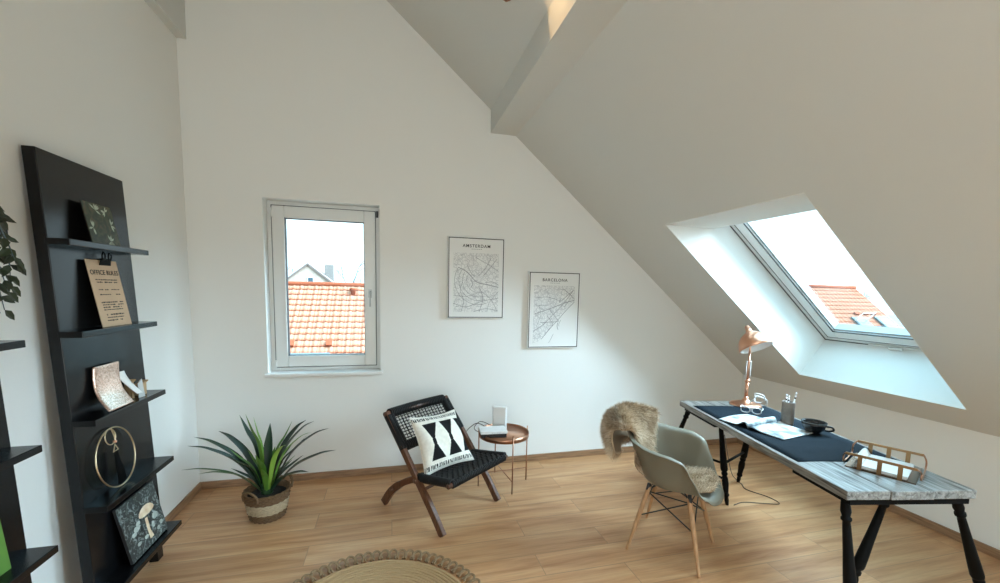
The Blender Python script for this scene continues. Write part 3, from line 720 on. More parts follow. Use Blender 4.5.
for i in range(9):
    ye = rr.uniform(.0, .15) if i > 5 else rr.uniform(.12, .175); ze = rr.uniform(-.36, .10); xe = rr.uniform(.05, .15)
    if i < 3: ze = -.31 + .09 * i
    path = crv([(0, rr.uniform(-.02, .02), .088), (.04, ye * .35, .15), (xe * .8, ye * .65, .12 + ze * .2), (xe, ye * .9, .03 + ze * .6), (xe + rr.uniform(-.01, .02), ye, ze)], 6)
    vb.tube(path, [.002] * (len(path) - 4) + [.0014] * 4, 5)
    for k in range(6, len(path) - 1, 2):
        for s in (-1, 1):
            tng = (path[min(k + 1, len(path) - 1)] - path[k]).normalized(); sd = Vector((rr.uniform(-.3, .5), s * rr.uniform(.3, .8), rr.uniform(-.5, .3)))
            leaf(lb_, path[k], tng * .5 + sd, rr.uniform(.038, .055), rr.uniform(.009, .013), rr.random())
    leaf(lb_, path[-1], Vector((.1, .6, -.7)), .05, .012, rr.random())
vb.build('stems', M['bark'], t); lb_.build('leaves', M['vine'], t, recalc=False)

# ------------------------------------------------------------------ potted plant
t = thing('potted_plant', 'spiky green plant in a striped woven basket in the corner', 'plant', (-.843, -.535, 0))
def bprof(z): return .104 + .038 * min(1, z / .19) ** .8
def basket(z0, z1, rows):
    b_ = MB()
    for i in range(rows):
        z = z0 + (z1 - z0) * (i + .5) / rows; r = bprof(z); n = 40
        b_.tube([((r + .004 * math.sin(20 * a + i * PI)) * math.cos(a), (r + .004 * math.sin(20 * a + i * PI)) * math.sin(a), z) for a in [2 * PI * k / 80 for k in range(80)]], (z1 - z0) / rows * .56, 6, True)
    return b_
basket(.0, .055, 5).build('basket_base_band', M['seagrass'], t); basket(.055, .13, 6).build('basket_cream_band', M['cream_weave'], t); basket(.13, .20, 6).build('basket_rim_band', M['seagrass'], t)
MB().lathe([(0, .006), (.098, .006), (.138, .195), (.133, .195), (.092, .012), (0, .012)], 32).build('basket_lining', M['seagrass'], t)
MB().lathe([(0, .165), (.06, .17), (.128, .16), (0, .15)], 28).build('soil', M['soil'], t)
for a in (R_(-118), R_(42)):
    d = Vector((math.cos(a), math.sin(a), 0)); s = Vector((-d.y, d.x, 0)); c = d * .143
    MB().tube(crv([c + s * .055 + Vector((0, 0, .17)), c + s * .05 + d * .01 + Vector((0, 0, .215)), c + d * .016 + Vector((0, 0, .242)), c - s * .05 + d * .01 + Vector((0, 0, .215)), c - s * .055 + Vector((0, 0, .17))]), .0085, 8).build('basket_handle', M['seagrass'], t)
tips = [(-0.457, 0.1, 0.597), (-0.431, -0.05, 0.589), (-0.405, -0.2, 0.494), (-0.298, -0.25, 0.482), (-0.346, 0.2, 0.597), (-0.164, 0.05, 0.745), (-0.082, -0.1, 0.792), (-0.066, 0.0, 0.741), (-0.006, 0.15, 0.649), (0.147, 0.1, 0.67), (0.218, 0.2, 0.642), (0.298, 0.05, 0.677), (0.307, -0.12, 0.655), (0.402, 0.0, 0.636), (0.451, -0.05, 0.494), (0.298, -0.2, 0.417), (0.185, -0.25, 0.624), (0.019, -0.28, 0.585)]
tips = [(a_ * 1.03, b_ * 1.03, 1.61 - (1.61 - c_) * 1.03) for a_, b_, c_ in tips]
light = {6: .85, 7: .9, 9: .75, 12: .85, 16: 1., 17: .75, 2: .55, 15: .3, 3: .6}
fb = MB(); rr = random.Random(77)
def blade(tip, tint, wid=.030, rise=None):
    tip = Vector(tip); d2 = Vector((tip.x, tip.y, 0)); hd = d2.length; dn = d2.normalized() if hd > .02 else Vector((0, -1, 0)); b0 = Vector((dn.x * .022, dn.y * .022, .17))
    rise = rise if rise is not None else tip.z + (.0 if hd > .3 else -.03)
    mid = Vector((d2.x * .38, d2.y * .38, .17 + (rise - .17) * .60))
    q = Vector((d2.x * .74, d2.y * .74, .17 + (rise - .17) * .90 if hd > .3 else .17 + (tip.z - .17) * .8))
    path = crv([b0, mid, q, tip], 6); n = len(path); side = dn.cross(Vector((0, 0, 1))).normalized()
    vs = []
    for i, p in enumerate(path):
        u = i / (n - 1); wv = wid * (.45 + 1.9 * u) if u < .3 else wid * (1.02 * (1 - ((u - .3) / .7) ** 1.7)) + .0006
        tg = (path[min(i + 1, n - 1)] - path[max(i - 1, 0)]).normalized(); upv = side.cross(tg)
        vs += [p - side * wv + upv * wv * .38, p - upv * wv * .05, p + side * wv + upv * wv * .38]
    fs = []
    for i in range(n - 1):
        for k in range(2): fs.append((i * 3 + k, i * 3 + k + 1, i * 3 + k + 4, i * 3 + k + 3))
    fb.add(vs, fs, 0, True, None, tint)
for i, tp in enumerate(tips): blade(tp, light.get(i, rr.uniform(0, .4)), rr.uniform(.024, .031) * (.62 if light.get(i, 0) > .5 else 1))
for i in range(14):
    a = rr.uniform(0, 2 * PI); r = rr.uniform(.08, .30); blade((r * math.cos(a), r * math.sin(a) * .8, rr.uniform(.40, .62) - r * .3), rr.choice([.1, .2, .3, .8]), rr.uniform(.014, .021))
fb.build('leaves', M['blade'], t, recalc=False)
MB().tube([(0, 0, .15), (0, 0, .24)], [.04, .03], 10).build('stem', M['leaf_dark'] or mat('green_stem', (.03, .07, .025), .6), t)

# ------------------------------------------------------------------ posters
def poster(name, title, x0, z0, label, seed, cut, roads, sea):
    t = thing(name, label, 'poster', (x0 - .004, -.012, z0), 0, 'city map canvases on the back wall')
    MB().span((0, -.028, 0), (.5, .011, .7)).build('canvas', M['poster'], t, bevel=.002)
    b_ = MB(); e0, e1 = .006, .013; y0, y1 = -.0292, -.0275
    b_.span((e0, y0, e0), (e1, y1, .7 - e0)); b_.span((.5 - e1, y0, e0), (.5 - e0, y1, .7 - e0)); b_.span((e1, y0, e0), (.5 - e1, y1, e1)); b_.span((e1, y0, .7 - e1), (.5 - e1, y1, .7 - e0)); b_.build('printed_border', M['dark_ink'], t)
    o = MB().add([(.05, 0, .055), (.45, 0, .055), (.45, 0, .565), (.05, 0, .565)] if not sea else sea, [list(range(4 if not sea else len(sea)))])
    o.build('street_print', map_mat(name + '_streets', 26, seed, cut), t).location.y = -.0286
    text('title', title, .037, (.25, -.0288, .625), (PI / 2, 0, 0), M['dark_ink'], t, 1.2)
    b_ = MB(); [b_.span((.205 + i * .016, -.0289, .597), (.205 + i * .016 + .011, -.0284, .601)) for i in range(6)]; b_.build('subtitle_line', M['grey_ink'], t)
    b_ = MB()
    for w, pts in roads:
        P = crv([(p[0], -.0291, p[1]) for p in pts], 5) if len(pts) > 2 else [Vector((p[0], -.0291, p[1])) for p in pts]
        for a, c in zip(P[:-1], P[1:]):
            d = (c - a); s = Vector((-d.z, 0, d.x)).normalized() * w * .5; b_.add([a - s, c - s, c + s, a + s], [(0, 1, 2, 3)])
    b_.build('main_road_print', M['grey_ink'], t, recalc=False)
    return t
rr = random.Random(5)
amr = [(.006, [(.09, .44), (.17, .40), (.25, .32), (.33, .30), (.45, .275)]), (.004, [(.33, .315), (.40, .32), (.45, .295)]), (.0035, [(.17, .46), (.20, .40), (.24, .36)]), (.004, [(.38, .53), (.33, .44), (.27, .37)]), (.0035, [(.43, .52), (.37, .44), (.31, .37)]), (.003, [(.24, .53), (.30, .50), (.36, .47), (.44, .42)])]
for r in (.10, .135, .165, .20): amr.append((.0032, [(.27 + r * math.cos(R_(a)) * 1.05, .33 + r * math.sin(R_(a)) * 1.05) for a in range(150, 300, 20)]))
amr += [(.0035, [(.12, .06), (.14, .15), (.11, .24), (.13, .32)]), (.004, [(.05, .13), (.16, .10), (.30, .15), (.45, .18)]), (.004, [(.28, .06), (.31, .17), (.28, .27)]), (.0035, [(.44, .07), (.38, .17), (.28, .25)]), (.0035, [(.23, .06), (.34, .085), (.45, .065)]), (.003, [(.35, .06), (.37, .14), (.45, .24)]), (.005, [(.2, .34), (.22, .30), (.205, .27)]), (.003, [(.06, .20), (.15, .19), (.26, .22)]), (.0035, [(.07, .10), (.10, .105)])]
poster('map_canvas', 'AMSTERDAM', .4766, 1.3616, 'map canvas titled AMSTERDAM, the left and higher of the two', 1.3, .40, amr, None)
sea = [(.05, 0, .045), (.10, 0, .06), (.17, 0, .12), (.22, 0, .19), (.28, 0, .26), (.34, 0, .33), (.40, 0, .39), (.45, 0, .44), (.45, 0, .575), (.05, 0, .575)]
bcr = [(.005, [(.06, .315), (.20, .36), (.33, .41), (.45, .445)]), (.0045, [(.05, .155), (.15, .22), (.25, .32), (.33, .40), (.43, .53)]), (.004, [(.12, .235), (.30, .245)]), (.0045, [(.33, .55), (.40, .50), (.45, .455)]), (.004, [(.31, .43), (.44, .54)]), (.0045, [(.13, .08), (.22, .185), (.29, .26), (.37, .35), (.45, .43)]), (.004, [(.18, .30), (.24, .22), (.20, .17)]), (.0035, [(.20, .36), (.27, .28), (.30, .25)]), (.005, [(.29, .235), (.285, .20), (.295, .17)]), (.003, [(.25, .13), (.22, .07), (.205, .05)]), (.003, [(.32, .26), (.30, .22), (.305, .20)]), (.003, [(.06, .46), (.18, .47), (.30, .44)]), (.003, [(.06, .40), (.15, .39), (.24, .42)]), (.006, [(.30, .42), (.31, .45)]), (.0035, [(.35, .38), (.41, .46)]), (.003, [(.08, .20), (.12, .30), (.10, .40)])]
poster('map_canvas', 'BARCELONA', 1.212, 1.089, 'map canvas titled BARCELONA, the right and lower of the two', 4.1, .36, bcr, sea)

# ------------------------------------------------------------------ lounge chair
CX = Matrix(((.778, .628, 0, .323), (.628, -.778, 0, -1.061), (0, 0, 1, 0), (0, 0, 0, 1)))   # local: s across, f forwards, z up
ch = thing('lounge_chair', 'low walnut lounge chair with woven black rope seat', 'chair', (.323, -1.061, 0), 0)
CX0 = Matrix(((.778, .628, 0, 0), (.628, -.778, 0, 0), (0, 0, 1, 0), (0, 0, 0, 1)))
def bar(b_, pts, wd, th, X):
    """rectangular bar in the side plane: width wd in plane, th across"""
    P = [Vector(p) for p in pts]; vs = []
    for i, p in enumerate(P):
        t_ = (P[min(i + 1, len(P) - 1)] - P[max(i - 1, 0)]).normalized(); n_ = Vector((0, -t_.z, t_.y)); w = wd[i] if isinstance(wd, list) else wd
        for a, c in ((1, 1), (1, -1), (-1, -1), (-1, 1)): vs.append(p + n_ * (w / 2 * a) + Vector((th / 2 * c, 0, 0)))
    fs = []
    for i in range(len(P) - 1):
        for j in range(4): fs.append((i * 4 + j, i * 4 + (j + 1) % 4, i * 4 + 4 + (j + 1) % 4, i * 4 + 4 + j))
    fs += [(0, 1, 2, 3), tuple(range(len(P) * 4 - 4, len(P) * 4))]
    b_.add(vs, fs, 0, False, X)
CW = .60
ptop = (-.575, .722)
for s in (0, CW):
    b_ = MB(); bar(b_, crv([(s, .0, .004), (s, -.11, .155), (s, -.25, .325), (s, -.42, .535), (s, ptop[0], ptop[1])], 5), [.05] * 8 + [.044] * 13, .032, CX0)
    b_.build('back_post', M['walnut'], ch, bevel=.004)
    s2 = s + (.034 if s == 0 else -.034)
    b_ = MB(); bar(b_, crv([(s2, -.645, .012), (s2, -.56, .125), (s2, -.45, .215), (s2, -.30, .295), (s2, -.12, .330), (s2, .045, .358)], 5), [.055] * 10 + [.046] * 16, .030, CX0)
    b_.build('seat_rail', M['walnut'], ch, bevel=.004)
b_ = MB()
for f_, z_, r_ in ((-.20, .255, .011), (-.53, .155, .011)): b_.tube([CX0 @ Vector((.0, f_, z_)), CX0 @ Vector((CW, f_, z_))], r_, 10)
b_.build('cross_rod', M['walnut'], ch)
for f_, z_, nm in ((.055, .364, 'front_seat_rail'), (-.255, .309, 'rear_seat_rail'), (-.568, .712, 'top_back_rail'), (-.395, .51, 'lower_back_rail')):
    MB().tube([CX0 @ Vector((-.018, f_, z_)), CX0 @ Vector((CW + .018, f_, z_))], .017, 12).build(nm, M['walnut'], ch)
# seat weave: straps wrapped across, woven through straps running front to back
def seatpt(s, f, dz=0):
    u = (f + .255) / .31; z = .316 + .050 * u - .020 * math.sin(PI * s / CW) * math.sin(PI * u) + .022; return CX0 @ Vector((s, f, z + dz))
b_ = MB(); nA, nB = 13, 22
for i in range(nA):
    f = -.250 + .31 * (i + .5) / nA
    b_.tube([seatpt(.012 + (CW - .024) * k / (nB * 2), f, .0052 * math.cos(PI * (k * .5 + i))) for k in range(nB * 2 + 1)], .0125, 6, flat=.42)
for j in range(nB):
    s = .012 + (CW - .024) * (j + .5) / nB
    b_.tube([seatpt(s, -.262 + .33 * k / (nA * 2), .0052 * math.cos(PI * (k * .5 - .25 + j + 1))) for k in range(nA * 2 + 1)], .0135, 6, flat=.42)
for s in (.014, CW - .014):          # wraps round the side rails
    for i in range(18):
        f = -.245 + .30 * i / 17; p = seatpt(s, f); b_.tube([p + CX0 @ Vector((.021 * math.cos(a), 0, -.010 + .022 * math.sin(a))) for a in [2 * PI * k / 10 for k in range(10)]], .0095, 5, True)
for f_, z_ in ((.055, .366), (-.255, .312)):
    for i in range(36):
        s = .02 + (CW - .04) * i / 35; b_.tube([CX0 @ Vector((s, f_ + .020 * math.cos(a), z_ + .020 * math.sin(a))) for a in [2 * PI * k / 10 for k in range(10)]], .0085, 5, True)
b_.build('woven_seat', M['rope'], ch)
def backpt(s, v, off=0):
    """v 0 bottom .. 1 top of the backrest"""
    f = -.395 + (-.570 + .395) * v; z = .51 + (.714 - .51) * v; bow = -.018 * math.sin(PI * s / CW)
    return CX0 @ Vector((s, f + bow + off * .75, z + off * .6))
b_ = MB()
for j in range(17):
    s = .058 + (CW - .116) * j / 16; b_.tube([backpt(s, .05 + .90 * k / 22, .003 * math.cos(PI * (k + j))) for k in range(23)], .0062, 6, flat=.5)
for i in range(10):
    v = .10 + .80 * i / 9; b_.tube([backpt(.035 + (CW - .07) * k / 34, v, -.003 * math.cos(PI * (k + i))) for k in range(35)], .0062, 6, flat=.5)
b_.build('woven_backrest', M['rope'], ch)
b_ = MB()
for v in (.0, .055, .945, .99):
    b_.tube([backpt(.02 + (CW - .04) * k / 12, v) for k in range(13)], .013, 8)
for s in (.002, .028, CW - .028, CW - .002):
    for i in range(24):
        p = backpt(s, -.04 + .95 * i / 23); b_.tube([p + CX0 @ Vector((.017 * math.cos(a), .024 * math.sin(a) * .8, .024 * math.sin(a) * .6)) for a in [2 * PI * k / 9 for k in range(9)]], .0085, 5, True)
for k in range(34):
    s = .03 + (CW - .06) * k / 33
    for v in (.0, .98, 9):
        if v == 9: continue
        p = backpt(s, v); b_.tube([p + CX0 @ Vector((0, .029 * math.cos(a), .029 * math.sin(a))) for a in [2 * PI * q / 9 for q in range(9)]], .0085, 5, True)
b_.build('rope_wrapping', M['rope'], ch)

# cushion
def make_cushion():
    t = thing('throw_cushion', 'cream cushion with black hourglass print on the lounge chair', 'cushion', (.323, -1.061, 0), 0)
    bl, br, tl, tr = Vector((.02, -.190, .345)), Vector((.405, -.085, .372)), Vector((.060, -.395, .705)), Vector((.455, -.330, .69))
    n0 = (br - bl).cross(tl - bl).normalized(); n0 = n0 if n0.y > 0 else -n0
    def pt(u, v, side):
        su, sv = u, v
        pinch = 1 - .10 * (4 * u * (1 - u)) * abs(2 * v - 1) ** 3; pv = 1 - .10 * (4 * v * (1 - v)) * abs(2 * u - 1) ** 3
        u2 = .5 + (u - .5) * pv; v2 = .5 + (v - .5) * pinch
        p = bl.lerp(br, u2).lerp(tl.lerp(tr, u2), v2)
        h = .072 * (max(0, 1 - abs(2 * u - 1) ** 2.6) * max(0, 1 - abs(2 * v - 1) ** 2.6)) ** .55
        h += .004 * math.sin(u * 17 + v * 9) * h / .07
        return CX0 @ (p + n0 * (h * side))
    def motif(u, v):
        if .19 < v < .82:
            for cu, tilt in ((.28, .03), (.62, .02), (.95, .01)):
                c = cu + tilt * 0; q = abs(v - .5) / .33; hw = .010 + .130 * q if q > .13 else .034
                if q < 1 and abs(u - c) < hw: return 1
        if (.045 < v < .125 or .885 < v < .955):
            k = math.sin(u * 190 + 1.7 * math.sin(u * 37)) + .5 * math.sin(u * 71 + v * 40)
            if k > -.05: return 1
        return 0
    b_ = MB(); b_.grid(lambda u, v: pt(u, v, 1), 110, 90, mfn=motif); b_.grid(lambda u, v: pt(u, v, -.75), 40, 40)
    b_.build('cover', [M['canvas'], M['ink']], t, weld=False)
    e = [pt(k / 30, 0, 0) for k in range(31)] + [pt(1, k / 30, 0) for k in range(1, 31)] + [pt(1 - k / 30, 1, 0) for k in range(1, 31)] + [pt(0, 1 - k / 30, 0) for k in range(1, 30)]
    MB().tube(e, .0035, 6, True).build('seam_piping', M['canvas'], t)
make_cushion()

# ------------------------------------------------------------------ side table and what is on it
tc_ = (.903, -.398)
t = thing('side_table', 'round copper tray side table between lounge chair and armchair', 'table', (*tc_, 0))
ZT_ = .425; RT = .208
MB().lathe([(0, ZT_ - .004), (RT - .004, ZT_ - .004), (RT - .004, ZT_ + .012), (0, ZT_ + .012)], 48).build('tray_plate', M['copper_top'], t)
MB().lathe([(RT, ZT_ - .012), (RT, ZT_ + .026), (RT - .004, ZT_ + .026), (RT - .004, ZT_ - .012)], 48, closed=True).build('tray_rim', M['copper_leg'], t)
LG = [(-.212, -.012), (-.015, .212), (.022, -.205), (.212, .02)]
for x, y in LG: MB().tube([(x, y, 0), (x, y, ZT_ + .05)], .0055, 8).build('leg', M['copper_leg'], t)
b_ = MB(); b_.tube([(LG[1][0], LG[1][1], .10), (LG[2][0], LG[2][1], .10)], .004, 8); b_.tube([(LG[0][0], LG[0][1], .108), (LG[3][0], LG[3][1], .108)], .004, 8); b_.build('cross_brace', M['copper_leg'], t)
t = thing('wireless_router', 'white upright router box standing on the copper side table', 'router', (tc_[0] - .018, tc_[1] + .075, ZT_ + .0125), R_(-24))
b_ = MB(); b_.prism([(-.055 + .0, -.02, 0), (.055, -.02, 0), (.062, .0, 0), (.055, .02, 0), (-.055, .02, 0), (-.062, 0, 0)], (0, 0, .20)); b_.build('housing', M['plastic_white'], t, bevel=.006)
MB().span((-.03, -.022, .012), (.03, -.019, .016)).build('status_strip', M['grey_card'], t)
t = thing('network_box', 'flat white device with black underside on the copper side table', 'device', (tc_[0] - .105, tc_[1] - .05, ZT_ + .0105), R_(-4))
MB().span((-.102, -.06, .002), (.102, .06, .034)).build('black_base', M['plastic_black'], t, bevel=.003)
MB().span((-.112, -.07, .034), (.108, .07, .058)).build('white_lid', M['plastic_white'], t, bevel=.005)
b_ = MB(); [b_.span((-.02 + i * .02, -.071, .042), (-.01 + i * .02, -.069, .046)) for i in range(4)]; b_.build('status_light', M['grey_card'], t)
b_ = MB()
b_.tube(crv([(tc_[0] - .08, tc_[1] + .10, .47), (tc_[0] - .17, tc_[1] + .13, .50), (tc_[0] - .23, tc_[1] + .10, .46), (tc_[0] - .20, tc_[1] + .05, .44), (tc_[0] - .13, tc_[1] + .09, .455), (tc_[0] - .20, tc_[1] + .12, .49), (tc_[0] - .26, tc_[1] + .16, .44), (tc_[0] - .33, tc_[1] + .22, .345), (tc_[0] - .47, tc_[1] + .32, .325), (tc_[0] - .56, -.02, .35)]), .0032, 6)
tag(b_.build('router_cable', M['cable']), 'thin dark cable looping from the router to the back wall', 'cable')

# ------------------------------------------------------------------ armchair with sheepskin
AA = R_(-52)
ac = thing('shell_armchair', 'olive grey shell armchair on wooden legs at the desk', 'chair', (1.735, -1.46, 0), AA)
keys = [(0, [(.0, .425), (.12, .425), (.20, .434), (.245, .430), (.272, .412), (.282, .386)]),
        (25, [(.0, .425), (.12, .425), (.20, .436), (.25, .434), (.282, .420), (.292, .398)]),
        (45, [(.0, .425), (.12, .427), (.20, .440), (.252, .452), (.287, .462), (.302, .452)]),
        (58, [(.0, .425), (.12, .427), (.197, .445), (.248, .505), (.283, .562), (.304, .560)]),
        (68, [(.0, .425), (.12, .427), (.19, .448), (.234, .545), (.268, .650), (.308, .656)]),
        (86, [(.0, .425), (.12, .427), (.187, .448), (.224, .545), (.260, .668), (.316, .680)]),
        (105, [(.0, .425), (.12, .427), (.185, .448), (.220, .545), (.258, .672), (.314, .686)]),
        (125, [(.0, .425), (.12, .427), (.182, .450), (.226, .555), (.272, .688), (.316, .704)]),
        (150, [(.0, .425), (.12, .426), (.182, .450), (.235, .575), (.287, .735), (.310, .754)]),
        (180, [(.0, .425), (.12, .425), (.180, .448), (.238, .580), (.294, .772), (.304, .796)])]
def shell_pt(phi, q):
    """phi degrees from front, q 0 centre .. 1 rim"""
    a = abs((phi + 180) % 360 - 180)
    for k in range(len(keys) - 1):
        if keys[k][0] <= a <= keys[k + 1][0]: break
    u = (a - keys[k][0]) / (keys[k + 1][0] - keys[k][0]); u = u * u * (3 - 2 * u)
    pr_ = [Vector((p[0], p[1])).lerp(Vector(p2), u) for p, p2 in zip(keys[k][1], keys[k + 1][1])]
    i = q * (len(pr_) - 1); j = min(int(i), len(pr_) - 2); f = i - j
    g = lambda n: pr_[min(max(n, 0), len(pr_) - 1)]
    P0, P1, P2, P3 = g(j - 1), g(j), g(j + 1), g(j + 2)
    p = .5 * ((2 * P1) + (P2 - P0) * f + (2 * P0 - 5 * P1 + 4 * P2 - P3) * f * f + (3 * P1 - P0 - 3 * P2 + P3) * f ** 3)
    r = max(p.x, 0); return Vector((r * math.cos(R_(phi)), r * math.sin(R_(phi)) * .98, p.y))
MB().grid(lambda u, v: shell_pt(360 * u, .02 + .98 * v), 72, 22, closed_u=True).build('seat_shell', M['shell'], ac, solid=.007, sub=1, recalc=True)
MB().lathe([(0, .4215), (.012, .4215), (.012, .4255), (0, .4255)], 16).build('shell_centre', M['shell'], ac)
FT = [(.226, -.224), (.220, .200), (-.222, .236), (-.196, -.225)]
for x, y in FT:
    tx, ty = x * .56, y * .56
    MB().turned((tx, ty, .405), (x, y, 0), [(0, .013), (.05, .014), (.12, .016), (.55, .014), (.95, .0095), (1, .009)], 12).build('leg', M['beech'], ac)
b_ = MB()
for x, y in FT:
    tx, ty = x * .56, y * .56; b_.tube([(tx, ty, .425), (tx + (x - tx) * .1, ty + (y - ty) * .1, .37)], .012, 8)
    b_.tube([(tx * 1.02, ty * 1.02, .385), (tx * .6, ty * .6, .418)], .006, 6)
for i in range(4):
    a, c = FT[i], FT[(i + 1) % 4]
    P = lambda q, h: Vector((q[0] * (.56 + .44 * (1 - h / .405)), q[1] * (.56 + .44 * (1 - h / .405)), h))
    b_.tube([P(a, .375), P(c, .375)], .0038, 6)
    if i % 2 == 0: b_.tube([P(a, .375), P(c, .22)], .004, 6); b_.tube([P(c, .375), P(a, .22)], .004, 6)
    else: b_.tube([P(a, .375), P(c, .22)], .004, 6); b_.tube([P(c, .375), P(a, .22)], .004, 6)
b_.build('wire_brace', M['steel_black'], ac)
# sheepskin
sk = thing('sheepskin', 'brown sheepskin draped over the armchair back and seat', 'sheepskin', (1.735, -1.46, 0), AA)
cl = crv([(-.335, 0, .615), (-.405, 0, .655), (-.432, 0, .73), (-.405, 0, .808), (-.325, 0, .834), (-.262, 0, .765), (-.228, 0, .66), (-.200, 0, .55), (-.165, 0, .48), (-.06, 0, .455), (.06, 0, .455), (.165, 0, .466), (.235, 0, .462)], 5)
nC = len(cl)
def hw_(u): # half width along the length
    ks = [(0, .17), (.06, .25), (.2, .285), (.37, .255), (.49, .17), (.62, .145), (.8, .165), (.93, .165), (1, .11)]
    for (a, va), (c, vc) in zip(ks[:-1], ks[1:]):
        if a <= u <= c: return va + (vc - va) * (u - a) / (c - a)
    return .07
def skin_pt(u, v):
    i = u * (nC - 1); k = min(int(i), nC - 2); p = cl[k].lerp(cl[k + 1], i - k); w = hw_(u) * (1 + .06 * math.sin(u * 23) + .05 * math.sin(u * 41 + 2)) * (2 * v - 1)
    back = max(0, min(1, (.60 - u) / .18)); rb = .31
    ang = w / rb
    yb = rb * math.sin(ang); fb_ = rb * (1 - math.cos(ang))
    rim = 0
    if u < .45: rim = -.26 * max(0, abs(w) - .05) ** 1.5 * 2.0 * (1 if u < .4 else 0.5)
    z = p.z + rim * back + (1 - back) * (.30 * w * w)
    sgn = 1
    return Vector((p.x + fb_ * back * sgn, w * (1 - back) + yb * back, z))
b_ = MB().grid(skin_pt, 44, 20); b_.build('hide', M['hide'], sk, solid=.008, offset=0)
fb = MB(); rr = random.Random(88)
for n in range(38000):
    u, v = rr.random(), rr.random()
    p = skin_pt(u, v); e = .01
    du = skin_pt(min(1, u + e), v) - skin_pt(max(0, u - e), v); dv = skin_pt(u, min(1, v + e)) - skin_pt(u, max(0, v - e))
    nrm = du.cross(dv); 
    if nrm.length < 1e-9: continue
    nrm.normalize()
    # outwards: away from the shell (outside the back, inside elsewhere)
    ref = Vector((-1, 0, .2)) if u < .22 else (Vector((-.2, 0, 1)) if u < .34 else (Vector((.8, 0, .5)) if u < .62 else Vector((0, 0, 1))))
    if nrm.dot(ref) < 0: nrm = -nrm
    cl_ = math.sin(u * 39 + 3 * math.sin(v * 11)) * math.cos(v * 27 + 2 * math.sin(u * 17))
    out = Vector((0, (2 * v - 1) * .5, 0)); dwn = du.normalized() * (.55 if u > .25 else -.3)
    d = (nrm * (.75 if u < .62 else .8) + dwn * .5 + out * .6 + Vector((rr.gauss(0, .22), rr.gauss(0, .22), rr.gauss(0, .22))) + dv.normalized() * .35 * cl_).normalized()
    L = rr.uniform(.034, .062) * (1.0 if u < .62 else .8); sd = d.cross(Vector((rr.gauss(0, 1), rr.gauss(0, 1), rr.gauss(0, 1)))).normalized() * .0011
    bend = Vector((0, 0, -.010)) + dv.normalized() * .006 * cl_
    m_ = p + d * L * .55; q = p + d * L + bend
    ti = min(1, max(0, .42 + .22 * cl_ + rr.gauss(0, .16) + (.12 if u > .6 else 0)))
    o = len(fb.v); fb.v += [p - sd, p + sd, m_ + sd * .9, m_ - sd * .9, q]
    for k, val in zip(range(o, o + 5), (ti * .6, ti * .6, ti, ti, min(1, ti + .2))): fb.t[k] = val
    fb.f += [[o, o + 1, o + 2, o + 3], [o + 3, o + 2, o + 4]]; fb.m += [0, 0]; fb.s += [False, False]
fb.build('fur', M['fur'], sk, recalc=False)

# ------------------------------------------------------------------ desk
DR = R_(-11.3)
DO = Vector((1.991, -2.297, 0)); DL, DW, DZ = 1.56, .635, .74
dk = thing('trestle_desk', 'long weathered plank desk on black turned trestle legs', 'desk', DO, DR)       # local x across, y along, z up
bw = DW / 3
for i, (y0, y1) in enumerate(((0, DL), (-.004, DL - .006), (.002, DL - .003))):
    MB().span((bw * i + .0012, y0, DZ - .042), (bw * (i + 1) - .0012, y1, DZ)).build('plank', M['board'], dk, bevel=.003)
LP = [(0, .017), (.03, .020), (.085, .024), (.118, .018), (.126, .024), (.142, .024), (.152, .017), (.18, .0185), (.35, .0225), (.52, .028), (.605, .0295), (.625, .026), (.637, .018), (.648, .025), (.668, .025), (.68, .018), (.705, .025), (.76, .0275), (.87, .019), (.88, .024), (.898, .024), (.908, .016), (.945, .018), (1, .013)]
Di = (Matrix.Translation(DO) @ Matrix.Rotation(DR, 4, 'Z')).inverted()
def trestle(y0, y1, legs, braces):
    b_ = MB(); x0, x1 = .030, DW - .018; z0, z1 = DZ - .072, DZ - .042
    b_.span((x0, y0, z0), (x1, y0 + .05, z1)); b_.span((x0, y1 - .05, z0), (x1, y1, z1)); b_.span((x0, y0 + .05, z0), (x0 + .05, y1 - .05, z1)); b_.span((x1 - .05, y0 + .05, z0), (x1, y1 - .05, z1)); b_.span((x0 + .05, y0 + .05, z0 + .006), (x1 - .05, y1 - .05, z1))
    b_.build('trestle_frame', M['black_shade'], dk, bevel=.002)
    ax = []
    for tp, ft in legs:
        a = Di @ Vector((*tp, DZ - .060)); c = Di @ Vector((*ft, 0)); ax.append((a, c))
        MB().turned(a, c, [(q_, r_ * .9) for q_, r_ in LP]).build('leg', M['black_shade'], dk)
    for i, j, h in braces:
        p = ax[i][0].lerp(ax[i][1], h); q = ax[j][0].lerp(ax[j][1], h); MB().tube([p, q], .010, 8).build('stretcher', M['black_shade'], dk)
trestle(.012, .36, [((2.045, -2.255), (2.045, -2.36)), ((2.605, -2.352), (2.90, -2.40)), ((2.41, -2.21), (2.20, -2.175))], [])
trestle(DL - .46, DL - .03, [((2.50, -.985), (2.504, -1.12)), ((2.82, -.985), (2.909, -.81)), ((2.405, -.765), (2.33, -.54))], [(0, 1, .55), (0, 2, .55), (0, 2, .72)])
def on_desk(s, t_, z=0): return DO + Matrix.Rotation(DR, 3, 'Z') @ Vector((s, t_, DZ + z))
def dthing(name, label, cat, s, t_, rz=0, z=0): return thing(name, label, cat, on_desk(s, t_, z), DR + rz)
# runner
rn = dthing('table_runner', 'charcoal cloth runner lying along the plank desk', 'table runner', 0, 0)
MB().grid(lambda u, v: Vector((.028 + .585 * u, .325 + 1.075 * v + .008 * math.sin(u * 7) * (1 if v in (0, 1) else 0), .0015 + .0008 * math.sin(v * 40 + u * 3))), 8, 60).build('cloth', M['runner'], rn, solid=.003, offset=1)
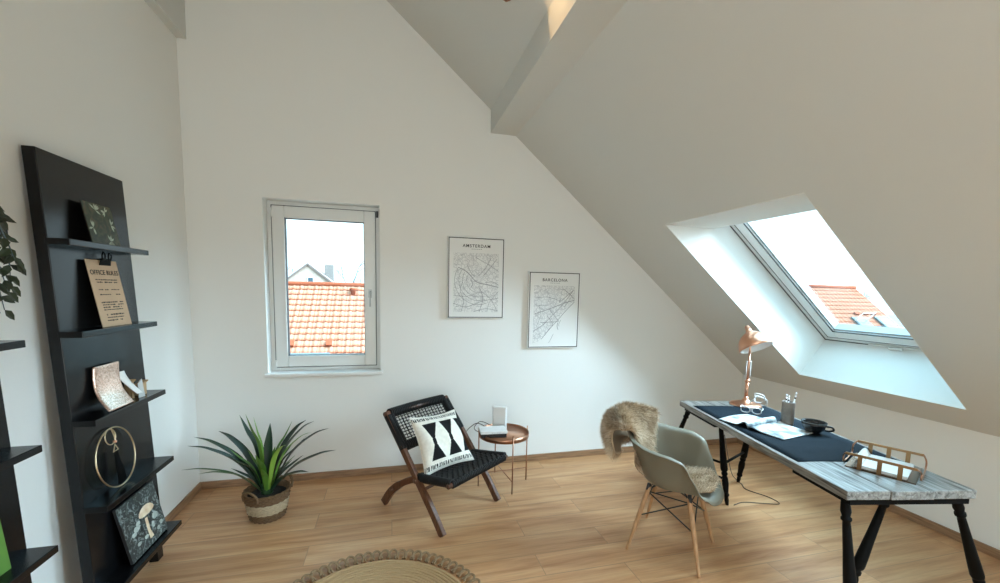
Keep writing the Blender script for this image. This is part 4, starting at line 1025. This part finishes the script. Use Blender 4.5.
# desk lamp
lp = dthing('desk_lamp', 'shiny copper desk lamp with bell shade at the far end of the desk', 'lamp', .475, 1.43)
MB().lathe([(0, 0), (.112, 0), (.114, .008), (.108, .016), (.075, .024), (.03, .036), (.018, .055), (.013, .075), (0, .076)], 40).build('lamp_base', M['copper'], lp)
b_ = MB(); b_.tube([(0, 0, .06), (0, 0, .20)], .0135, 12); b_.lathe([(0, .185), (.017, .187), (.019, .20), (.017, .213), (0, .215)], 16); b_.tube([(0, 0, .20), (0, 0, .44)], .008, 10); b_.build('stem', M['copper'], lp)
b_ = MB()
for x in (-.017, .017): b_.tube([(x, 0, .20), (x, 0, .36)], .0035, 6)
b_.tube([(-.017, 0, .205), (.017, 0, .205)], .004, 6); b_.tube([(-.017, 0, .355), (.017, 0, .355)], .004, 6); b_.build('spring_rod', M['lampwhite'], lp)
# shade: axis from knob to opening, tipped towards the room
knob = Vector((.0, .055, .622)); axd = (Matrix.Rotation(-DR, 3, 'Z') @ Vector((.06, -.50, -.87))).normalized()
X = Matrix.Translation(knob) @ axd.to_track_quat('Z', 'Y').to_matrix().to_4x4()
so = [(.018, .0), (.021, .030), (.028, .044), (.050, .056), (.078, .076), (.098, .100), (.111, .128), (.118, .155), (.120, .180)]
si = [(r - .004, z + .001) for r, z in so]
MB().lathe(so + [(r, z) for r, z in si[::-1]], 40, X, closed=True).build('lamp_shade', [M['copper']], lp)
MB().lathe([(r - .0045, z + .002) for r, z in so] + [(r - .0055, z + .002) for r, z in so[::-1]], 40, X, closed=True).build('shade_lining', M['lampwhite'], lp)
MB().lathe([(0, -.012), (.012, -.010), (.016, 0), (.017, .012), (0, .02)], 20, X).build('shade_cap', M['copper'], lp)
MB().lathe([(0, .06), (.014, .065), (.016, .095), (.03, .125), (.032, .145), (.02, .163), (0, .168)], 20, X).build('bulb', M['lampwhite'], lp)
MB().tube(crv([(0, 0, .43), (0, .0, .47), X @ Vector((0, 0, .10)) * .5 + Vector((0, 0, .25)), X @ Vector((0, .02, .06))]), .007, 8).build('shade_arm', M['copper'], lp)
b_ = MB(); b_.tube(crv([(.0, -.045, .03), (.03, -.06, .075), (.0, -.10, .12), (.045, -.14, .11), (.06, -.11, .055), (.02, -.08, .05), (.04, -.06, .09), (.10, -.09, .07), (.13, -.06, .02), (.15, -.03, .006), (.17, .0, .002), (.176, .01, -.03), (.177, .012, -.09)]), .0045, 7); b_.build('power_cord', M['cable_white'], lp)
# clear-framed glasses
eg = dthing('eyeglasses', 'clear framed eyeglasses lying in front of the copper lamp', 'eyeglasses', .352, 1.185, R_(-40), .004)
def lens_ring(cx_): return [(cx_ + .029 * math.copysign(abs(math.cos(a)) ** .8, math.cos(a)), -.004 * math.sin(a), .026 + .022 * math.copysign(abs(math.sin(a)) ** .85, math.sin(a))) for a in [2 * PI * k / 28 for k in range(28)]]
for c in (-.036, .036):
    MB().tube(lens_ring(c), .0036, 8, True).build('rim', M['cable_white'], eg)
    MB().add(lens_ring(c), [list(range(28))]).build('lens', M['clear'], eg, solid=.0015)
MB().tube(crv([(-.009, 0, .032), (0, -.003, .037), (.009, 0, .032)]), .003, 8).build('bridge', M['cable_white'], eg)
for s in (-1, 1): MB().tube(crv([(s * .066, 0, .036), (s * .072, .03, .036), (s * .066, .09, .034), (s * .058, .125, .018), (s * .056, .135, .004)]), .0028, 6).build('temple', M['cable_white'], eg)
# magazine
mg = dthing('open_magazine', 'open magazine with pale printed pages on the dark runner', 'magazine', .245, .905, 0, .005)
e1 = Vector((.925, .38, 0)); e2 = Vector((.38, -.925, 0))
def page(sign, wid, curl):
    def fn(u, v):
        a = v * wid; h = curl * math.exp(-((v - .12) / .16) ** 2) + .006 * (1 - v) + .002 + (.010 * math.sin(u * PI) * v if sign < 0 else 0)
        h *= min(1, v * 12 + .25)
        return e1 * ((u - .5) * .315) + e2 * (sign * a) + Vector((0, 0, h))
    return fn
MB().grid(page(1, .225, .010), 16, 20).build('right_page', M['mag_print'], mg, solid=.0035)
MB().grid(page(-1, .21, .030), 16, 24).build('left_page', M['mag_print'], mg, solid=.0035)
# pencil pot and pens
pc = dthing('pencil_pot', 'dark brown cylindrical pencil pot on the desk', 'pot', .437, .935, 0, .0045)
MB().lathe([(0, 0), (.034, 0), (.038, .006), (.038, .155), (.036, .160), (.033, .158), (.033, .01), (0, .01)], 32).build('pot_body', M['ceramic_dark'], pc)
for i, (dx, dy, tx, ty, lb) in enumerate(((-.010, .012, .004, .006, 'white pen standing leftmost in the pencil pot'), (.010, -.004, .030, -.006, 'white pen leaning farthest right in the pencil pot'), (.004, .010, .018, .020, 'short pale pen in the middle of the pencil pot'))):
    p = dthing('pen', lb, 'pen', .437, .935, 0, .0045)
    L_ = (.205, .222, .192)[i]; a, c = Vector((dx * .6, dy * .6, .0115)), Vector((dx + tx, dy + ty, L_))
    MB().turned(a, a.lerp(c, .92), [(0, .001), (.06, .004), (.1, .0045), (1, .0045)], 8).build('barrel', M['plastic_white'], p)
    MB().turned(a.lerp(c, .92), c, [(0, .0052), (1, .0045)], 8).build('cap', M['cable_white'], p)
    MB().turned(a.lerp(c, .80), a.lerp(c, .86), [(0, .0049), (1, .0049)], 8).build('band', M['plastic_black'], p)
# black bowl with a side handle
bo = dthing('black_cup', 'wide black cup with a side handle on the runner', 'cup', .500, .785, 0, .0045)
MB().lathe([(0, 0), (.030, 0), (.036, .005), (.055, .022), (.066, .050), (.069, .068), (.066, .068), (.062, .050), (.05, .026), (.03, .010), (0, .009)], 36).build('cup_body', M['bowl'], bo)
MB().tube([(.0675 * math.cos(a), .0675 * math.sin(a), .068) for a in [2 * PI * k / 36 for k in range(36)]], .0022, 6, True).build('cup_rim', M['zinc'], bo)
MB().tube(crv([(.040, -.050, .052), (.062, -.068, .050), (.068, -.074, .034), (.050, -.058, .024), (.038, -.044, .024)]), .0065, 8).build('cup_handle', M['bowl'], bo)
# letter tray
lt = dthing('letter_tray', 'bronze metal letter tray on the near end of the desk', 'tray', .43, .25, R_(37), .001)
tw, tl_ = .285, .265
b_ = MB(); 
for s in (-1, 1): MB().box((s * tw / 2, 0, .072), (.004, tl_, .013)).build('side_rail', M['brass'], lt, bevel=.001)
for s in (-1, 1):
    for k in (-.075, 0, .075): MB().span((s * tw / 2 - .0015, k - .009, .0), (s * tw / 2 + .0015, k + .009, .068)).build('upright', M['brass'], lt)
b_ = MB(); 
for s in (-1, 1): MB().tube(crv([(-tw / 2, s * tl_ / 2, .072), (-tw / 2 + .03, s * (tl_ / 2 + .012), .050), (-tw / 2 + .05, s * (tl_ / 2 + .012), .012), (tw / 2 - .05, s * (tl_ / 2 + .012), .012), (tw / 2 - .03, s * (tl_ / 2 + .012), .050), (tw / 2, s * tl_ / 2, .072)]), .004, 8).build('end_wire', M['copper_leg'], lt)
b_ = MB(); b_.span((-tw / 2, -tl_ / 2, .0), (tw / 2, tl_ / 2, .004)); b_.build('tray_floor', mat('dark_bronze', (.12, .07, .04), .5, 1), lt)
pp = dthing('paper_stack', 'white papers lying inside the bronze letter tray', 'papers', .43, .25, R_(37), .0055)
rr = random.Random(3)
b_ = MB()
for i in range(5):
    b_.box((0, 0, .003 * i + .0015), (.25, .20, .0026), Matrix.Rotation(rr.uniform(-.03, .03), 4, 'Z'))
b_.build('sheets', M['paper'], pp)
MB().grid(lambda u, v: Vector((-.12 + .24 * u, .07 + .04 * v, .016 + .028 * math.sin(v * PI * .9))), 6, 10).build('curled_sheet', M['paper'], pp, solid=.001)
# floor cable under the desk
b_ = MB(); b_.tube(crv([(2.93, -.60, .35), (2.93, -.70, .06), (2.92, -.78, .006), (2.90, -.86, .005), (2.86, -.95, .005), (2.93, -1.10, .005), (2.92, -1.20, .005), (2.80, -1.17, .005), (2.66, -1.12, .005), (2.55, -1.14, .005)]), .0032, 6)
tag(b_.build('floor_cable', M['cable']), 'thin brown cable lying curved on the floor under the desk', 'cable')

# ------------------------------------------------------------------ jute rug
rg = thing('jute_rug', 'round braided jute rug with scalloped loops on the floor', 'rug', (-.09, -1.745, 0))
b_ = MB(); r = .015
RR = .515
pts = []
turns = 26
for k in range(turns * 48 + 1):
    a = 2 * PI * k / 48; rad = .012 + (RR - .012) * k / (turns * 48); pts.append((rad * math.cos(a), rad * math.sin(a), .009 + .0016 * math.sin(k * 1.9)))
b_.tube(pts, .0106, 5, flat=.8); b_.build('braided_disc', M['jute'], rg)
b_ = MB(); nS = 72
for k in range(nS):
    a = 2 * PI * k / nS; d = Vector((math.cos(a), math.sin(a), 0)); s = Vector((-d.y, d.x, 0)); c = d * (RR + .012)
    b_.tube([c - s * .016 + Vector((0, 0, .008))] + [c + d * (.032 + .027 * math.cos(q)) + s * (.0225 * math.sin(q)) + Vector((0, 0, .016 + .008 * math.cos(q))) for q in [PI * (-1 + .24) + 2 * PI * .76 * k / 14 for k in range(15)]] + [c + s * .016 + Vector((0, 0, .008))], .0068, 6)
b_.build('loop_edge', mat('brown_jute_loops', (.25, .155, .08), .95, bump=.4, bscale=300), rg)

# ------------------------------------------------------------------ pendant lamp (only its tip shows)
pl = thing('pendant_lamp', 'copper pendant lamp of which only the tip shows at the top', 'lamp', (.53, -1.62, 0))
zt = 2.963; zr = roof_z(.53)
b_ = MB(); n6 = 5
lo, mi_, hi = Vector((.0, 0, zt)), zt + .10, Vector((0, 0, zt + .24))
ring = [Vector((.085 * math.cos(2 * PI * k / n6 + .5), .085 * math.sin(2 * PI * k / n6 + .5), mi_)) for k in range(n6)]
tip_ = [Vector((.016 * math.cos(2 * PI * k / n6 + .2), .016 * math.sin(2 * PI * k / n6 + .2), zt)) for k in range(n6)]
for k in range(n6):
    b_.tube([tip_[k], ring[k], hi + (ring[k] - hi) * .2], .0045, 6); b_.tube([ring[k], ring[(k + 1) % n6]], .0045, 6); b_.tube([tip_[k], tip_[(k + 1) % n6]], .0045, 6)
b_.build('wire_shade', M['copper_leg'], pl)
MB().lathe([(0, zt + .19), (.02, zt + .195), (.022, zt + .25), (.008, zt + .27), (0, zt + .27)], 16).build('lamp_holder', M['black_shade'], pl)
gm, gt, gb_ = new_mat('warm_bulb'); gb_.inputs['Emission Color'].default_value = (1, .72, .42, 1); gb_.inputs['Emission Strength'].default_value = 6
MB().lathe([(0, zt + .10), (.02, zt + .108), (.03, zt + .135), (.022, zt + .17), (.014, zt + .20), (0, zt + .2)], 16).build('bulb', gm, pl)
MB().tube([(0, 0, zt + .26), (0, 0, zr)], .003, 6).build('pendant_cord', M['cable'], pl)
MB().lathe([(0, zr - .03), (.04, zr - .03), (.05, zr + .05), (0, zr + .05)], 16).build('ceiling_rose', M['black_shade'], pl)
sl_ = bpy.data.lights.new('pendant_spot', 'SPOT'); sl_.energy = 4.2; sl_.color = (1, .66, .33); sl_.spot_size = R_(132); sl_.spot_blend = .06; sl_.shadow_soft_size = .008
so_ = bpy.data.objects.new('pendant_spot', sl_); COL.objects.link(so_); so_.parent = pl; so_.location = (.035, .06, zt + .195)
so_.rotation_euler = Vector((.9, -.43, .06)).to_track_quat('-Z', 'Y').to_euler()
